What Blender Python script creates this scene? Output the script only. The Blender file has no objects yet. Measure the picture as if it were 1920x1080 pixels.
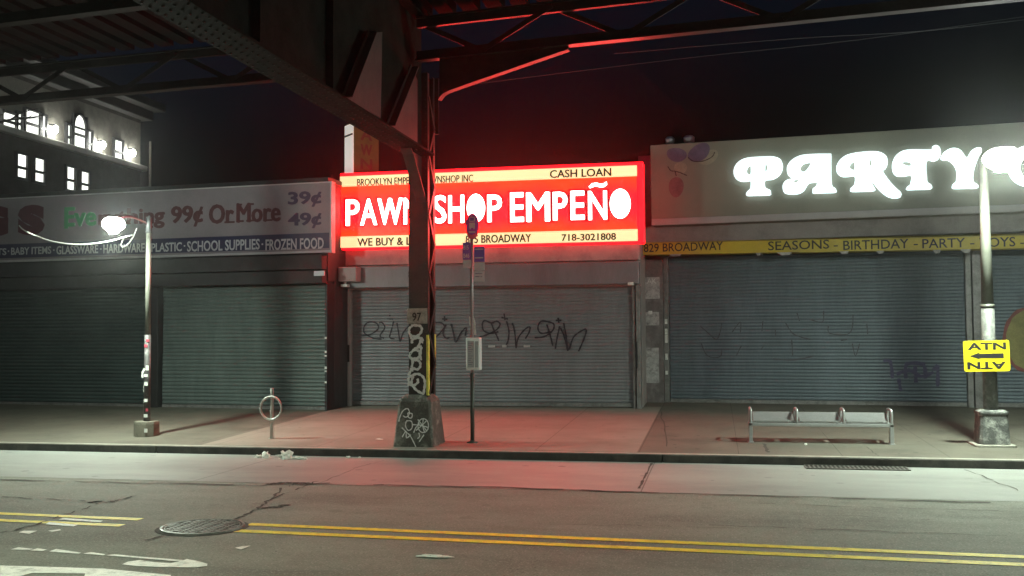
import bpy, bmesh, math, random
from mathutils import Vector, Matrix, noise as mnoise
random.seed(7)
R = math.radians
SC = bpy.context.scene
COL = SC.collection

# ------------------------------------------------------------------ camera
FPX, CAMH = 1900.0, 2.0                       # focal length in photo pixels, eye height (m)
PSI, TH, RO = math.atan(.2), math.atan(85/1900), .006
FW = Vector((-math.sin(PSI)*math.cos(TH), math.cos(PSI)*math.cos(TH), math.sin(TH)))
R0 = Vector((math.cos(PSI), math.sin(PSI), 0)); U0 = R0.cross(FW)
RT = R0*math.cos(RO) - U0*math.sin(RO); UP = U0*math.cos(RO) + R0*math.sin(RO)
EYE = Vector((0, 0, CAMH))
cd = bpy.data.cameras.new('camera'); cam = bpy.data.objects.new('camera', cd); COL.objects.link(cam)
cd.sensor_width = 36; cd.lens = 36*FPX/1920; cd.clip_end = 2000; cd.clip_start = .05
cam.matrix_world = Matrix(((RT.x, UP.x, -FW.x, 0), (RT.y, UP.y, -FW.y, 0), (RT.z, UP.z, -FW.z, CAMH), (0, 0, 0, 1)))
SC.camera = cam

# ------------------------------------------------------------------ night sky, faint moonlight, exposure
w = bpy.data.worlds.new('World'); SC.world = w; w.use_nodes = True
nt = w.node_tree; bg = nt.nodes['Background']
sky = nt.nodes.new('ShaderNodeTexSky'); sky.sky_type = 'NISHITA'; sky.sun_disc = False
SUN_EL, SUN_ROT = R(-4.0), R(200)
sky.sun_elevation = SUN_EL; sky.sun_rotation = SUN_ROT
glow = nt.nodes.new('ShaderNodeMixRGB'); glow.blend_type = 'MULTIPLY'; glow.inputs[0].default_value = 1; glow.inputs[2].default_value = (.38, .74, 1.5, 1)
nt.links.new(sky.outputs[0], glow.inputs[1]); nt.links.new(glow.outputs[0], bg.inputs[0]); bg.inputs[1].default_value = .42
ld = bpy.data.lights.new('moon', 'SUN'); ld.energy = .012; ld.angle = R(12); ld.color = (.8, .88, 1)
mo = bpy.data.objects.new('moon', ld); COL.objects.link(mo); mo.rotation_euler = (R(48), 0, R(20)); mo.location = (0, -10, 30)
vs = SC.view_settings; vs.view_transform = 'Standard'; vs.look = 'None'; vs.exposure = 0; vs.gamma = 1
try: SC.cycles.use_denoising = True; SC.cycles.max_bounces = 6; SC.cycles.sample_clamp_indirect = 4
except Exception: pass

# ------------------------------------------------------------------ ray helpers: a photo pixel onto a real plane
def ray(x, y): return FW + RT*((x-960)/FPX) - UP*((y-540)/FPX)
def on(x, y, n, p):
    v = ray(x, y); n = Vector(n); return EYE + v*((Vector(p)-EYE).dot(n)/v.dot(n))
def PX(x, y, X): return on(x, y, (1, 0, 0), (X, 0, 0))
def PY(x, y, Y): return on(x, y, (0, 1, 0), (0, Y, 0))
def PZ(x, y, Z=0.0): return on(x, y, (0, 0, 1), (0, 0, Z))
YK, KH, SL = 15.8, .13, .025                   # kerb line, kerb height, sidewalk slope
def zs(y): return KH + SL*(y-YK)
def PS(x, y): return on(x, y, (0, -SL, 1), (0, YK, KH))

# ------------------------------------------------------------------ materials
def mat(name, base, rough=.7, metal=0.0, var=.25, scale=3.0, fine=40.0, bump=.0, stain=None, stain_amt=.5, stain_scale=1.2, emit=None, estr=0.0, stretch=None):
    m = bpy.data.materials.new(name); m.use_nodes = True
    t = m.node_tree; b = t.nodes['Principled BSDF']
    b.inputs['Roughness'].default_value = rough; b.inputs['Metallic'].default_value = metal
    tc = t.nodes.new('ShaderNodeTexCoord'); src = tc.outputs['Object']
    if stretch:
        mp = t.nodes.new('ShaderNodeMapping'); mp.inputs['Scale'].default_value = stretch
        t.links.new(src, mp.inputs[0]); src = mp.outputs[0]
    n1 = t.nodes.new('ShaderNodeTexNoise'); n1.inputs['Scale'].default_value = scale; n1.inputs['Detail'].default_value = 6; n1.inputs['Roughness'].default_value = .65
    n2 = t.nodes.new('ShaderNodeTexNoise'); n2.inputs['Scale'].default_value = fine; n2.inputs['Detail'].default_value = 3
    t.links.new(src, n1.inputs['Vector']); t.links.new(src, n2.inputs['Vector'])
    ad = t.nodes.new('ShaderNodeMath'); ad.operation = 'MULTIPLY_ADD'; ad.inputs[1].default_value = .45
    t.links.new(n2.outputs[0], ad.inputs[0]); t.links.new(n1.outputs[0], ad.inputs[2])
    cr = t.nodes.new('ShaderNodeValToRGB'); e = cr.color_ramp.elements
    e[0].position = .45; e[1].position = .95
    lo = [c*(1-var) for c in base]; hi = [min(1, c*(1+var)) for c in base]
    e[0].color = (*lo, 1); e[1].color = (*hi, 1)
    t.links.new(ad.outputs[0], cr.inputs[0]); colr = cr.outputs[0]
    if stain:
        n3 = t.nodes.new('ShaderNodeTexNoise'); n3.inputs['Scale'].default_value = stain_scale; n3.inputs['Detail'].default_value = 8; n3.inputs['Roughness'].default_value = .7
        t.links.new(src, n3.inputs['Vector'])
        r3 = t.nodes.new('ShaderNodeValToRGB'); q = r3.color_ramp.elements; q[0].position = .5; q[1].position = .68
        q[0].color = (0, 0, 0, 1); q[1].color = (stain_amt,)*3 + (1,)
        t.links.new(n3.outputs[0], r3.inputs[0])
        mx = t.nodes.new('ShaderNodeMixRGB'); mx.inputs[2].default_value = (*stain, 1)
        t.links.new(r3.outputs[0], mx.inputs[0]); t.links.new(colr, mx.inputs[1]); colr = mx.outputs[0]
    t.links.new(colr, b.inputs['Base Color'])
    if bump:
        bp = t.nodes.new('ShaderNodeBump'); bp.inputs['Strength'].default_value = bump; bp.inputs['Distance'].default_value = .02
        t.links.new(ad.outputs[0], bp.inputs['Height']); t.links.new(bp.outputs[0], b.inputs['Normal'])
    if emit:
        b.inputs['Emission Color'].default_value = (*emit, 1); b.inputs['Emission Strength'].default_value = estr
    m['col_out'] = colr.node.name
    return m

def add_joints(m, sx, sy, wid=.012, dark=.35, skew=0.0, ox=0.0, oy=0.0):
    """scored joint lines of a paving, on object coordinates"""
    t = m.node_tree; b = t.nodes['Principled BSDF']; src = b.inputs['Base Color'].links[0].from_socket
    tc = t.nodes.new('ShaderNodeTexCoord'); sp = t.nodes.new('ShaderNodeSeparateXYZ'); t.links.new(tc.outputs['Object'], sp.inputs[0])
    outs = []
    for ax, s, o in ((0, sx, ox), (1, sy, oy)):
        if not s: continue
        a = t.nodes.new('ShaderNodeMath'); a.operation = 'ADD'; a.inputs[1].default_value = 1000*s + o; t.links.new(sp.outputs[ax], a.inputs[0])
        d = t.nodes.new('ShaderNodeMath'); d.operation = 'MODULO'; d.inputs[1].default_value = s; t.links.new(a.outputs[0], d.inputs[0])
        l = t.nodes.new('ShaderNodeMath'); l.operation = 'LESS_THAN'; l.inputs[1].default_value = wid; t.links.new(d.outputs[0], l.inputs[0])
        outs.append(l.outputs[0])
    o = outs[0]
    if len(outs) == 2:
        mxx = t.nodes.new('ShaderNodeMath'); mxx.operation = 'MAXIMUM'; t.links.new(outs[0], mxx.inputs[0]); t.links.new(outs[1], mxx.inputs[1]); o = mxx.outputs[0]
    k = t.nodes.new('ShaderNodeMath'); k.operation = 'MULTIPLY'; k.inputs[1].default_value = 1-dark; t.links.new(o, k.inputs[0])
    mx = t.nodes.new('ShaderNodeMixRGB'); mx.inputs[2].default_value = (.02, .018, .015, 1)
    t.links.new(k.outputs[0], mx.inputs[0]); t.links.new(src, mx.inputs[1]); t.links.new(mx.outputs[0], b.inputs['Base Color'])
    return m

M = {}
M['asphalt'] = mat('asphalt', (.19, .202, .172), .8, var=.28, scale=.9, fine=130, bump=.35, stain=(.09, .086, .078), stain_amt=.6, stain_scale=.7, stretch=(.45, 1, 1))
M['gutter'] = mat('gutter_concrete', (.265, .275, .26), .6, var=.18, scale=1.1, fine=120, bump=.15, stain=(.18, .185, .175), stain_amt=.6, stain_scale=.8, stretch=(.4, 1, 1))
M['walk'] = add_joints(mat('sidewalk_concrete', (.115, .106, .085), .8, var=.22, scale=1.2, fine=90, bump=.15, stain=(.06, .056, .047), stain_amt=.7, stain_scale=.9), 1.52, 1.55, .013, .35, ox=1.2, oy=-.35)
def add_spots(m, scale, size, c, amt):
    t = m.node_tree; b = t.nodes['Principled BSDF']; src = b.inputs['Base Color'].links[0].from_socket
    tc = t.nodes.new('ShaderNodeTexCoord'); vo = t.nodes.new('ShaderNodeTexVoronoi'); vo.inputs['Scale'].default_value = scale; t.links.new(tc.outputs['Object'], vo.inputs['Vector'])
    l = t.nodes.new('ShaderNodeMath'); l.operation = 'LESS_THAN'; l.inputs[1].default_value = size; t.links.new(vo.outputs['Distance'], l.inputs[0])
    sp = t.nodes.new('ShaderNodeSeparateColor'); t.links.new(vo.outputs['Color'], sp.inputs[0])
    k = t.nodes.new('ShaderNodeMath'); k.operation = 'MULTIPLY'; t.links.new(l.outputs[0], k.inputs[0]); t.links.new(sp.outputs[0], k.inputs[1])
    k2 = t.nodes.new('ShaderNodeMath'); k2.operation = 'MULTIPLY'; k2.inputs[1].default_value = amt; t.links.new(k.outputs[0], k2.inputs[0])
    mx = t.nodes.new('ShaderNodeMixRGB'); mx.inputs[2].default_value = (*c, 1); t.links.new(k2.outputs[0], mx.inputs[0]); t.links.new(src, mx.inputs[1]); t.links.new(mx.outputs[0], b.inputs['Base Color'])
add_spots(M['walk'], 3.3, .12, (.035, .032, .03), .9); add_spots(M['walk'], 1.1, .30, (.12, .11, .095), .55); add_spots(M['gutter'], 2.2, .13, (.10, .10, .095), .7)
add_spots(M['asphalt'], 42, .36, (.40, .39, .35), .6); add_spots(M['asphalt'], 30, .3, (.07, .07, .06), .6); add_spots(M['asphalt'], 1.9, .16, (.10, .098, .088), .35)
M['kerb'] = mat('kerb_steel', (.07, .066, .062), .6, .2, var=.4, scale=4, fine=40, stain=(.15, .13, .11), stain_amt=.5, stain_scale=2)
M['kerbtop'] = mat('kerb_top', (.30, .285, .25), .7, var=.25, scale=5, fine=60)
M['yellow'] = mat('yellow_paint', (.85, .66, .05), .6, var=.3, scale=6, fine=90, stain=(.3, .26, .1), stain_amt=.6, stain_scale=9)
M['white'] = mat('white_paint', (.82, .82, .76), .6, var=.2, scale=6, fine=90, stain=(.25, .25, .23), stain_amt=.7, stain_scale=7)
M['crack'] = mat('crack_dark', (.05, .047, .042), .9, var=.3)
M['wallA'] = mat('dark_stucco', (.042, .042, .045), .85, var=.3, scale=2, bump=.1, stain=(.03, .03, .03), stain_amt=.7)
M['wallB'] = mat('pale_fascia', (.36, .31, .30), .6, var=.2, scale=2, stain=(.14, .12, .12), stain_amt=.6, stain_scale=1.5)
M['wallC'] = mat('pink_fascia', (.30, .27, .26), .7, var=.2, scale=2, stain=(.12, .11, .11), stain_amt=.5)
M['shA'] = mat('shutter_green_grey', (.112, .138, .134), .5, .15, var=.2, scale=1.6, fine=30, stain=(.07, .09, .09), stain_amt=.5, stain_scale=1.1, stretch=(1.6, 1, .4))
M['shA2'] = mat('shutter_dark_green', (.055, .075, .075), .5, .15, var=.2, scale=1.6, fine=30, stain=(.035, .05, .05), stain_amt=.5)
M['shB'] = mat('shutter_grey', (.185, .19, .205), .5, .15, var=.15, scale=1.5, fine=30, stain=(.12, .12, .135), stain_amt=.5, stain_scale=1.1, stretch=(1.6, 1, .4))
M['shC'] = mat('shutter_blue_grey', (.125, .152, .178), .5, .15, var=.18, scale=1.5, fine=30, stain=(.085, .095, .125), stain_amt=.6, stain_scale=1.1, stretch=(1.6, 1, .4))
M['shfr'] = mat('shutter_frame', (.20, .19, .19), .5, .3, var=.3, scale=5, stain=(.06, .055, .05), stain_amt=.6, stain_scale=4)
M['dark'] = mat('dark_metal', (.03, .03, .032), .6, .3, var=.3)
M['pil'] = mat('pilaster_paint', (.15, .13, .13), .7, var=.3, scale=5, bump=.2, stain=(.32, .30, .30), stain_amt=.6, stain_scale=2.6)
M['post'] = mat('torn_poster', (.42, .40, .40), .8, var=.4, scale=9, fine=50, stain=(.12, .1, .1), stain_amt=.8, stain_scale=6)
M['panelA'] = mat('sign_panel_white', (.20, .172, .195), .6, var=.12, scale=1.5, stain=(.16, .14, .165), stain_amt=.6, stain_scale=.9)
M['frameA'] = mat('sign_frame_pale', (.42, .40, .42), .5, var=.15)
M['bandA'] = mat('sign_band_navy', (.022, .02, .06), .5, var=.2)
M['txtA'] = mat('sign_text_pale', (.42, .42, .46), .6, var=.2)
M['maroon'] = mat('letter_maroon', (.075, .012, .026), .6, var=.2, scale=6)
M['green'] = mat('letter_green', (.03, .24, .09), .6, var=.2)
M['brownred'] = mat('letter_brown_red', (.075, .02, .026), .6, var=.25, scale=9)
M['purple'] = mat('letter_purple', (.045, .026, .065), .6, var=.2, scale=9)
M['redbox'] = mat('sign_red_lit', (.35, .03, .02), .35, var=.1, emit=(1, .0006, .0008), estr=36)
t = M['redbox'].node_tree; b = t.nodes['Principled BSDF']; tc = t.nodes.new('ShaderNodeTexCoord'); sp = t.nodes.new('ShaderNodeSeparateXYZ'); t.links.new(tc.outputs['Object'], sp.inputs[0])
nz = t.nodes.new('ShaderNodeTexNoise'); nz.inputs['Scale'].default_value = 1.1; nz.inputs['Detail'].default_value = 3; t.links.new(tc.outputs['Object'], nz.inputs['Vector'])
dz = t.nodes.new('ShaderNodeMath'); dz.operation = 'SUBTRACT'; dz.inputs[1].default_value = 4.86; t.links.new(sp.outputs[2], dz.inputs[0])
ab_ = t.nodes.new('ShaderNodeMath'); ab_.operation = 'ABSOLUTE'; t.links.new(dz.outputs[0], ab_.inputs[0])
ma = t.nodes.new('ShaderNodeMath'); ma.operation = 'MULTIPLY_ADD'; ma.inputs[1].default_value = .5; t.links.new(nz.outputs[0], ma.inputs[0]); t.links.new(ab_.outputs[0], ma.inputs[2])
cr = t.nodes.new('ShaderNodeValToRGB'); e = cr.color_ramp.elements; e[0].position = .45; e[1].position = .82; e[0].color = (1, .0004, .0010, 1); e[1].color = (.9, .0019, .0004, 1)
t.links.new(ma.outputs[0], cr.inputs[0]); t.links.new(cr.outputs[0], b.inputs['Emission Color'])   # redder at mid height, more orange towards top and bottom
M['redline'] = mat('sign_letter_outline', (.10, .01, .02), .5, emit=(1, .0, .012), estr=.22)
M['letw'] = mat('sign_letters_lit', (.8, .8, .8), .4, var=.02, emit=(1, .22, .20), estr=22)
M['cream'] = mat('sign_strip_lit', (.8, .7, .4), .4, var=.05, emit=(1, .80, .40), estr=1.0)
M['bktext'] = mat('sign_text_dark', (.035, .012, .008), .5, var=.1)
M['redmetal'] = mat('sign_cabinet_red', (.30, .03, .03), .5, .1, var=.2, emit=(1, .004, .010), estr=3.0)
M['bladef'] = mat('blade_sign_yellow', (.17, .12, .03), .5, var=.25, scale=4)
M['bladeL'] = mat('blade_sign_edge_lit', (.7, .68, .62), .5, var=.35, scale=7, emit=(1, .94, .86), estr=.42)
M['bladet'] = mat('blade_sign_letter', (.16, .03, .02), .5)
M['boardC'] = mat('sign_board_grey', (.215, .205, .16), .55, var=.08, scale=1.2, stain=(.17, .162, .13), stain_amt=.5, stain_scale=.8)
M['trimC'] = mat('sign_trim_pale', (.38, .35, .34), .5, var=.12)
M['channel'] = mat('channel_letter_lit', (.8, .85, .85), .4, var=.02, emit=(.84, .99, 1), estr=1.12)
M['chret'] = mat('channel_letter_return', (.5, .52, .52), .5, emit=(.75, .97, 1), estr=2.2)
M['bandC'] = mat('awning_yellow', (.50, .38, .035), .5, var=.15, scale=2, stain=(.36, .29, .09), stain_amt=.6, stain_scale=1.5)
M['txtC'] = mat('awning_text', (.03, .028, .025), .6)
M['balp'] = mat('balloon_purple', (.12, .095, .15), .5, var=.25, scale=5)
M['balr'] = mat('balloon_red', (.18, .09, .09), .5, var=.3, scale=5)
M['baly'] = mat('balloon_tan', (.27, .25, .18), .5, var=.2, scale=5)
M['steel'] = mat('el_steel_dark', (.036, .026, .024), .42, .1, var=.45, scale=2.5, fine=35, bump=.25, stain=(.06, .048, .042), stain_amt=.45, stain_scale=3)
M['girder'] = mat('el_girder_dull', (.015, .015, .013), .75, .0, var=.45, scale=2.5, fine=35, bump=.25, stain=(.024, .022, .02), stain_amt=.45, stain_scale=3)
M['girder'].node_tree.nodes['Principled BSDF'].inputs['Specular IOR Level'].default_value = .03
M['gusset2'] = mat('el_rivet', (.013, .012, .011), .7)
M['tie'] = mat('el_timber_tie', (.009, .008, .007), .9, var=.3)
M['tie'].node_tree.nodes['Principled BSDF'].inputs['Specular IOR Level'].default_value = .03
M['elyel'] = mat('column_yellow_paint', (.88, .74, .14), .6, var=.25, scale=8, stain=(.3, .24, .08), stain_amt=.5, stain_scale=9)
M['plinth'] = mat('plinth_concrete', (.10, .096, .085), .85, var=.4, scale=5, fine=40, bump=.5, stain=(.36, .35, .31), stain_amt=.7, stain_scale=5)
M['spray'] = mat('spray_white', (.85, .83, .83), .7, var=.15, scale=12)
M['sprayk'] = mat('spray_black', (.022, .016, .026), .6, var=.2)
M['sprayf'] = mat('spray_faded', (.075, .07, .085), .6, var=.3, scale=6)
M['sprayp'] = mat('spray_purple', (.075, .065, .13), .6, var=.3, scale=4)
M['plate'] = mat('plate_tan', (.46, .38, .34), .7, var=.35, scale=9, stain=(.06, .05, .05), stain_amt=.6, stain_scale=6)
M['pole'] = mat('pole_paint', (.10, .10, .085), .45, .2, var=.18, scale=5, stain=(.075, .07, .06), stain_amt=.5, stain_scale=4)
M['poledk'] = mat('pole_sticker_black', (.045, .04, .042), .6, var=.5, scale=9, stain=(.26, .25, .25), stain_amt=.5, stain_scale=8)
M['polewr'] = mat('pole_peeling', (.085, .085, .08), .6, var=.35, scale=7, bump=.3, stain=(.26, .26, .245), stain_amt=.6, stain_scale=9)
M['peel'] = mat('base_peeling', (.10, .10, .098), .8, var=.45, scale=7, bump=.9, stain=(.50, .50, .46), stain_amt=.8, stain_scale=5.5)
M['basebr'] = mat('base_brown', (.14, .125, .10), .7, var=.3, scale=5, bump=.2)
M['sticker'] = mat('sticker_white', (.66, .66, .64), .6, var=.25, scale=20)
M['stickr'] = mat('sticker_red', (.40, .05, .08), .6, var=.25, scale=20)
M['lens'] = mat('lamp_lens', (.9, .9, .9), .3, var=.01, emit=(.92, 1, .93), estr=230)
M['lens2'] = mat('lamp_lens_cool', (.9, .9, .9), .3, var=.01, emit=(.90, 1, .93), estr=190)
M['housing'] = mat('lamp_housing', (.30, .28, .26), .5, .2, var=.1)
M['pink'] = mat('lamp_arm_red', (.05, .012, .016), .5, .1, var=.1)
M['cable'] = mat('cable_white', (.75, .75, .72), .5, var=.05)
M['wire'] = mat('wire_grey', (.04, .04, .045), .6, var=.1)
M['bench'] = mat('bench_steel', (.46, .46, .47), .35, .55, var=.1, scale=6)
M['rack'] = mat('rack_steel', (.45, .45, .43), .4, .4, var=.15, scale=8, stain=(.25, .12, .13), stain_amt=.5, stain_scale=5)
M['busp'] = mat('bus_pole_green', (.085, .095, .085), .5, .3, var=.2)
M['bust'] = mat('bus_pole_pale', (.33, .30, .31), .4, .4, var=.15)
M['busb'] = mat('bus_sign_blue', (.15, .08, .48), .45, var=.1, emit=None)
M['busr'] = mat('bus_sign_red', (.80, .08, .16), .45, var=.1)
M['busw'] = mat('bus_sign_white', (.60, .58, .62), .5, var=.08)
M['bust2'] = mat('bus_text_grey', (.16, .15, .20), .5)
M['boxf'] = mat('map_case_frame', (.86, .85, .86), .4, .2, var=.08)
M['boxg'] = mat('map_case_sheet', (.42, .42, .44), .25, var=.12, scale=7)
M['atn'] = mat('location_sign_yellow', (.86, .70, .012), .5, var=.06)
M['atnk'] = mat('location_sign_black', (.02, .018, .02), .5)
M['iron'] = mat('cast_iron', (.17, .165, .15), .45, .5, var=.3, scale=14)
M['irondk'] = mat('cast_iron_dirt', (.06, .056, .05), .85, var=.3, scale=14)
M['paper'] = mat('paper_litter', (.92, .91, .85), .8, var=.08, scale=14)
M['brick'] = mat('brick_brown', (.065, .06, .05), .9, var=.35, scale=3, bump=.2)
M['ledge'] = mat('ledge_stone', (.50, .49, .44), .7, var=.1)
M['corn'] = mat('cornice_pale', (.035, .033, .03), .7, var=.3, scale=1)
M['winl'] = mat('window_lit', (.7, .7, .65), .4, var=.02, emit=(.97, 1, .92), estr=1.5)
M['wfr'] = mat('window_frame_dark', (.025, .025, .025), .6)
M['flood'] = mat('floodlight_lens', (.9, .9, .9), .3, var=.01, emit=(.98, 1, .92), estr=170)
M['bark'] = mat('bark', (.03, .026, .022), .9, var=.3, scale=9, bump=.4)
M['vent'] = mat('vent_metal', (.5, .5, .5), .3, .9, var=.2)
M['boxgrey'] = mat('alarm_box', (.34, .30, .30), .6, var=.12)

# ------------------------------------------------------------------ mesh helpers
class MB:
    def __init__(s): s.v = []; s.f = []
    def add(s, vs_, fs):
        o = len(s.v); s.v += [tuple(v) for v in vs_]; s.f += [tuple(i+o for i in f) for f in fs]; return s
    def box(s, x0, x1, y0, y1, z0, z1):
        return s.add([(x0,y0,z0),(x1,y0,z0),(x1,y1,z0),(x0,y1,z0),(x0,y0,z1),(x1,y0,z1),(x1,y1,z1),(x0,y1,z1)],
                     [(0,3,2,1),(4,5,6,7),(0,1,5,4),(1,2,6,5),(2,3,7,6),(3,0,4,7)])
    def loft(s, rings, cap=True):
        n = len(rings[0]); o = len(s.v)
        for r_ in rings: s.v += [tuple(p) for p in r_]
        for k in range(len(rings)-1):
            for i in range(n):
                j = (i+1) % n; s.f.append((o+k*n+i, o+k*n+j, o+(k+1)*n+j, o+(k+1)*n+i))
        if cap:
            s.f.append(tuple(o+i for i in reversed(range(n)))); s.f.append(tuple(o+(len(rings)-1)*n+i for i in range(n)))
        return s
    def tube(s, path, r, n=8):
        path = [Vector(p) for p in path]; rings = []
        rr = r if isinstance(r, (list, tuple)) else [r]*len(path)
        prev = None
        for i, p in enumerate(path):
            t = (path[min(i+1, len(path)-1)] - path[max(i-1, 0)]).normalized()
            a = Vector((0, 0, 1)) if abs(t.z) < .9 else Vector((1, 0, 0))
            if prev is not None: a = prev
            u = (a - t*a.dot(t)).normalized(); prev = u; q = t.cross(u)
            rings.append([p + (u*math.cos(2*math.pi*k/n) + q*math.sin(2*math.pi*k/n))*rr[i] for k in range(n)])
        return s.loft(rings)
    def lathe(s, cx, cy, prof, n=20):
        return s.loft([[(cx + r*math.cos(2*math.pi*k/n), cy + r*math.sin(2*math.pi*k/n), z) for k in range(n)] for r, z in prof])
    def slab(s, pts, off):            # polygon pts (3D, planar) extruded by vector off
        n = len(pts); off = Vector(off); a = [Vector(p) for p in pts]
        return s.add(a + [p+off for p in a], [tuple(range(n)), tuple(range(2*n-1, n-1, -1))] + [(i, i+n, (i+1) % n + n, (i+1) % n) for i in range(n)])
    def bar(s, a, b, w, h, upv=(0, 0, 1)):   # rectangular bar a->b; w sideways, h along up
        a, b = Vector(a), Vector(b); t = (b-a).normalized(); u = Vector(upv); q = t.cross(u)
        if q.length < 1e-4: q = Vector((1, 0, 0))
        q.normalize(); u = q.cross(t).normalized()
        ring = lambda p: [p - q*w/2 - u*h/2, p + q*w/2 - u*h/2, p + q*w/2 + u*h/2, p - q*w/2 + u*h/2]
        return s.loft([ring(a), ring(b)])
    def ribbon(s, pts, nrm, w):       # flat paint stroke
        pts = [Vector(p) for p in pts]; nrm = Vector(nrm).normalized(); L = []; Rr = []
        for i, p in enumerate(pts):
            t = (pts[min(i+1, len(pts)-1)] - pts[max(i-1, 0)])
            if t.length < 1e-6: t = Vector((1, 0, 0))
            q = nrm.cross(t).normalized()*w/2*(1 + .25*math.sin(i*2.1)); L.append(p+q); Rr.append(p-q)
        n = len(pts); return s.add(L+Rr, [(i, i+1, n+i+1, n+i) for i in range(n-1)])
    def build(s, name, m, parent=None, smooth=False, bevel=0.0):
        me = bpy.data.meshes.new(name); me.from_pydata(s.v, [], s.f)
        bm = bmesh.new(); bm.from_mesh(me); bmesh.ops.recalc_face_normals(bm, faces=bm.faces); bm.to_mesh(me); bm.free()
        if smooth:
            for p in me.polygons: p.use_smooth = True
        me.materials.append(m)
        o = bpy.data.objects.new(name, me); COL.objects.link(o)
        if parent: o.parent = parent
        if bevel:
            b = o.modifiers.new('bevel', 'BEVEL'); b.width = bevel; b.segments = 2; b.limit_method = 'ANGLE'
        return o

def smooth_path(pts, closed=False, k=5):
    n = len(pts); out = []
    P = [Vector(p) for p in pts]
    for i in range(n if closed else n-1):
        p0 = P[(i-1) % n] if closed or i > 0 else P[i]; p1 = P[i]; p2 = P[(i+1) % n]; p3 = P[(i+2) % n] if closed or i+2 < n else P[(i+1) % n]
        for j in range(k):
            t = j/k
            out.append(.5*((2*p1) + (p2-p0)*t + (2*p0-5*p1+4*p2-p3)*t*t + (3*p1-p0-3*p2+p3)*t**3))
    if not closed: out.append(P[-1])
    return out

def tag(o, label, cat, group=None):
    o['label'] = label; o['category'] = cat
    if group: o['group'] = group
    return o
def struct(o): o['kind'] = 'structure'; return o
def thing(name, label, cat, loc=(0, 0, 0), rz=0.0, group=None):
    o = bpy.data.objects.new(name, None); COL.objects.link(o); o.location = loc; o.rotation_euler = (0, 0, rz); o.empty_display_size = .2
    return tag(o, label, cat, group)

def text_obj(name, body, m, parent, x0, x1, z0, z1, y, thick=.006, bold=0.0, flip=False, slant=0.0, smear=0.0):
    cu = bpy.data.curves.new('t', 'FONT'); cu.body = body; cu.size = 1; cu.offset = bold; cu.extrude = .05; cu.resolution_u = 3; cu.shear = slant
    to = bpy.data.objects.new('t', cu); COL.objects.link(to)
    dg = bpy.context.evaluated_depsgraph_get(); me = bpy.data.meshes.new_from_object(to.evaluated_get(dg))
    bpy.data.objects.remove(to); bpy.data.curves.remove(cu)
    xs = [v.co.x for v in me.vertices]; ys = [v.co.y for v in me.vertices]
    ax, bx, ay, by = min(xs), max(xs), min(ys), max(ys)
    for v in me.vertices:
        a = (v.co.x-ax)/(bx-ax); b = (v.co.y-ay)/(by-ay); c = v.co.z/.05
        if flip: a, b = 1-a, 1-b
        v.co = (x0+(x1-x0)*a, y - thick*(c*.5+.5), z0+(z1-z0)*b)
    if smear:                                  # heavier strokes: the same letters laid side by side, each a hair further out
        d = smear*(z1-z0); bm = bmesh.new(); bm.from_mesh(me)
        for i, (dx, dz) in enumerate(((-d, 0), (d, 0), (-d*.5, d*.5), (d*.5, -d*.5))):
            g = bmesh.ops.duplicate(bm, geom=bm.verts[:len(me.vertices)] + bm.edges[:len(me.edges)] + bm.faces[:len(me.polygons)]) if False else None
            b2 = bmesh.new(); b2.from_mesh(me); bmesh.ops.translate(b2, verts=b2.verts, vec=(dx, -.0004*(i+1), dz)); tm = bpy.data.meshes.new('t'); b2.to_mesh(tm); b2.free(); bm.from_mesh(tm); bpy.data.meshes.remove(tm)
        bm.to_mesh(me); bm.free()
    me.name = name; me.materials.clear(); me.materials.append(m)
    o = bpy.data.objects.new(name, me); COL.objects.link(o); o.parent = parent
    return o

def shape_obj(name, outer, holes, m, parent, y, thick):
    """filled 2D outline (x,z) with holes, extruded towards -y"""
    cu = bpy.data.curves.new('s', 'CURVE'); cu.dimensions = '2D'; cu.fill_mode = 'BOTH'; cu.extrude = .5
    for loop in [outer] + holes:
        sp = cu.splines.new('POLY'); sp.points.add(len(loop)-1); sp.use_cyclic_u = True
        for p, q in zip(sp.points, loop): p.co = (q[0], q[1], 0, 1)
    to = bpy.data.objects.new('s', cu); COL.objects.link(to)
    dg = bpy.context.evaluated_depsgraph_get(); me = bpy.data.meshes.new_from_object(to.evaluated_get(dg))
    bpy.data.objects.remove(to); bpy.data.curves.remove(cu)
    for v in me.vertices: v.co = (v.co.x, y - thick*(v.co.z+.5), v.co.y)
    me.name = name; me.materials.clear(); me.materials.append(m)
    o = bpy.data.objects.new(name, me); COL.objects.link(o); o.parent = parent
    return o

class Frame:                                   # a storefront's own axes: x along the front, y into the building
    def __init__(s, p, q):
        s.o = Vector((p[0], p[1], 0)); d = Vector((q[0]-p[0], q[1]-p[1], 0)).normalized(); s.u = d; s.inw = Vector((-d.y, d.x, 0)); s.rz = math.atan2(d.y, d.x)
    def at(s, x, y, off=0.0):                  # photo pixel -> (along, height) on the plane `off` in front of the wall
        p = on(x, y, s.inw, s.o - s.inw*off) - s.o; return p.dot(s.u), p.z
    def root(s, name, label, cat, group=None): return thing(name, label, cat, s.o, s.rz, group)
    def txt(s, name, body, m, parent, xl, xr, yt, yb, off, **k):
        a, z1 = s.at(xl, yt, off); b, z0 = s.at(xr, yb, off)
        xm = (xl+xr)/2; return text_obj(name, body, m, parent, a, b, s.at(xm, yb, off)[1], s.at(xm, yt, off)[1], -off, **k)

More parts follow.
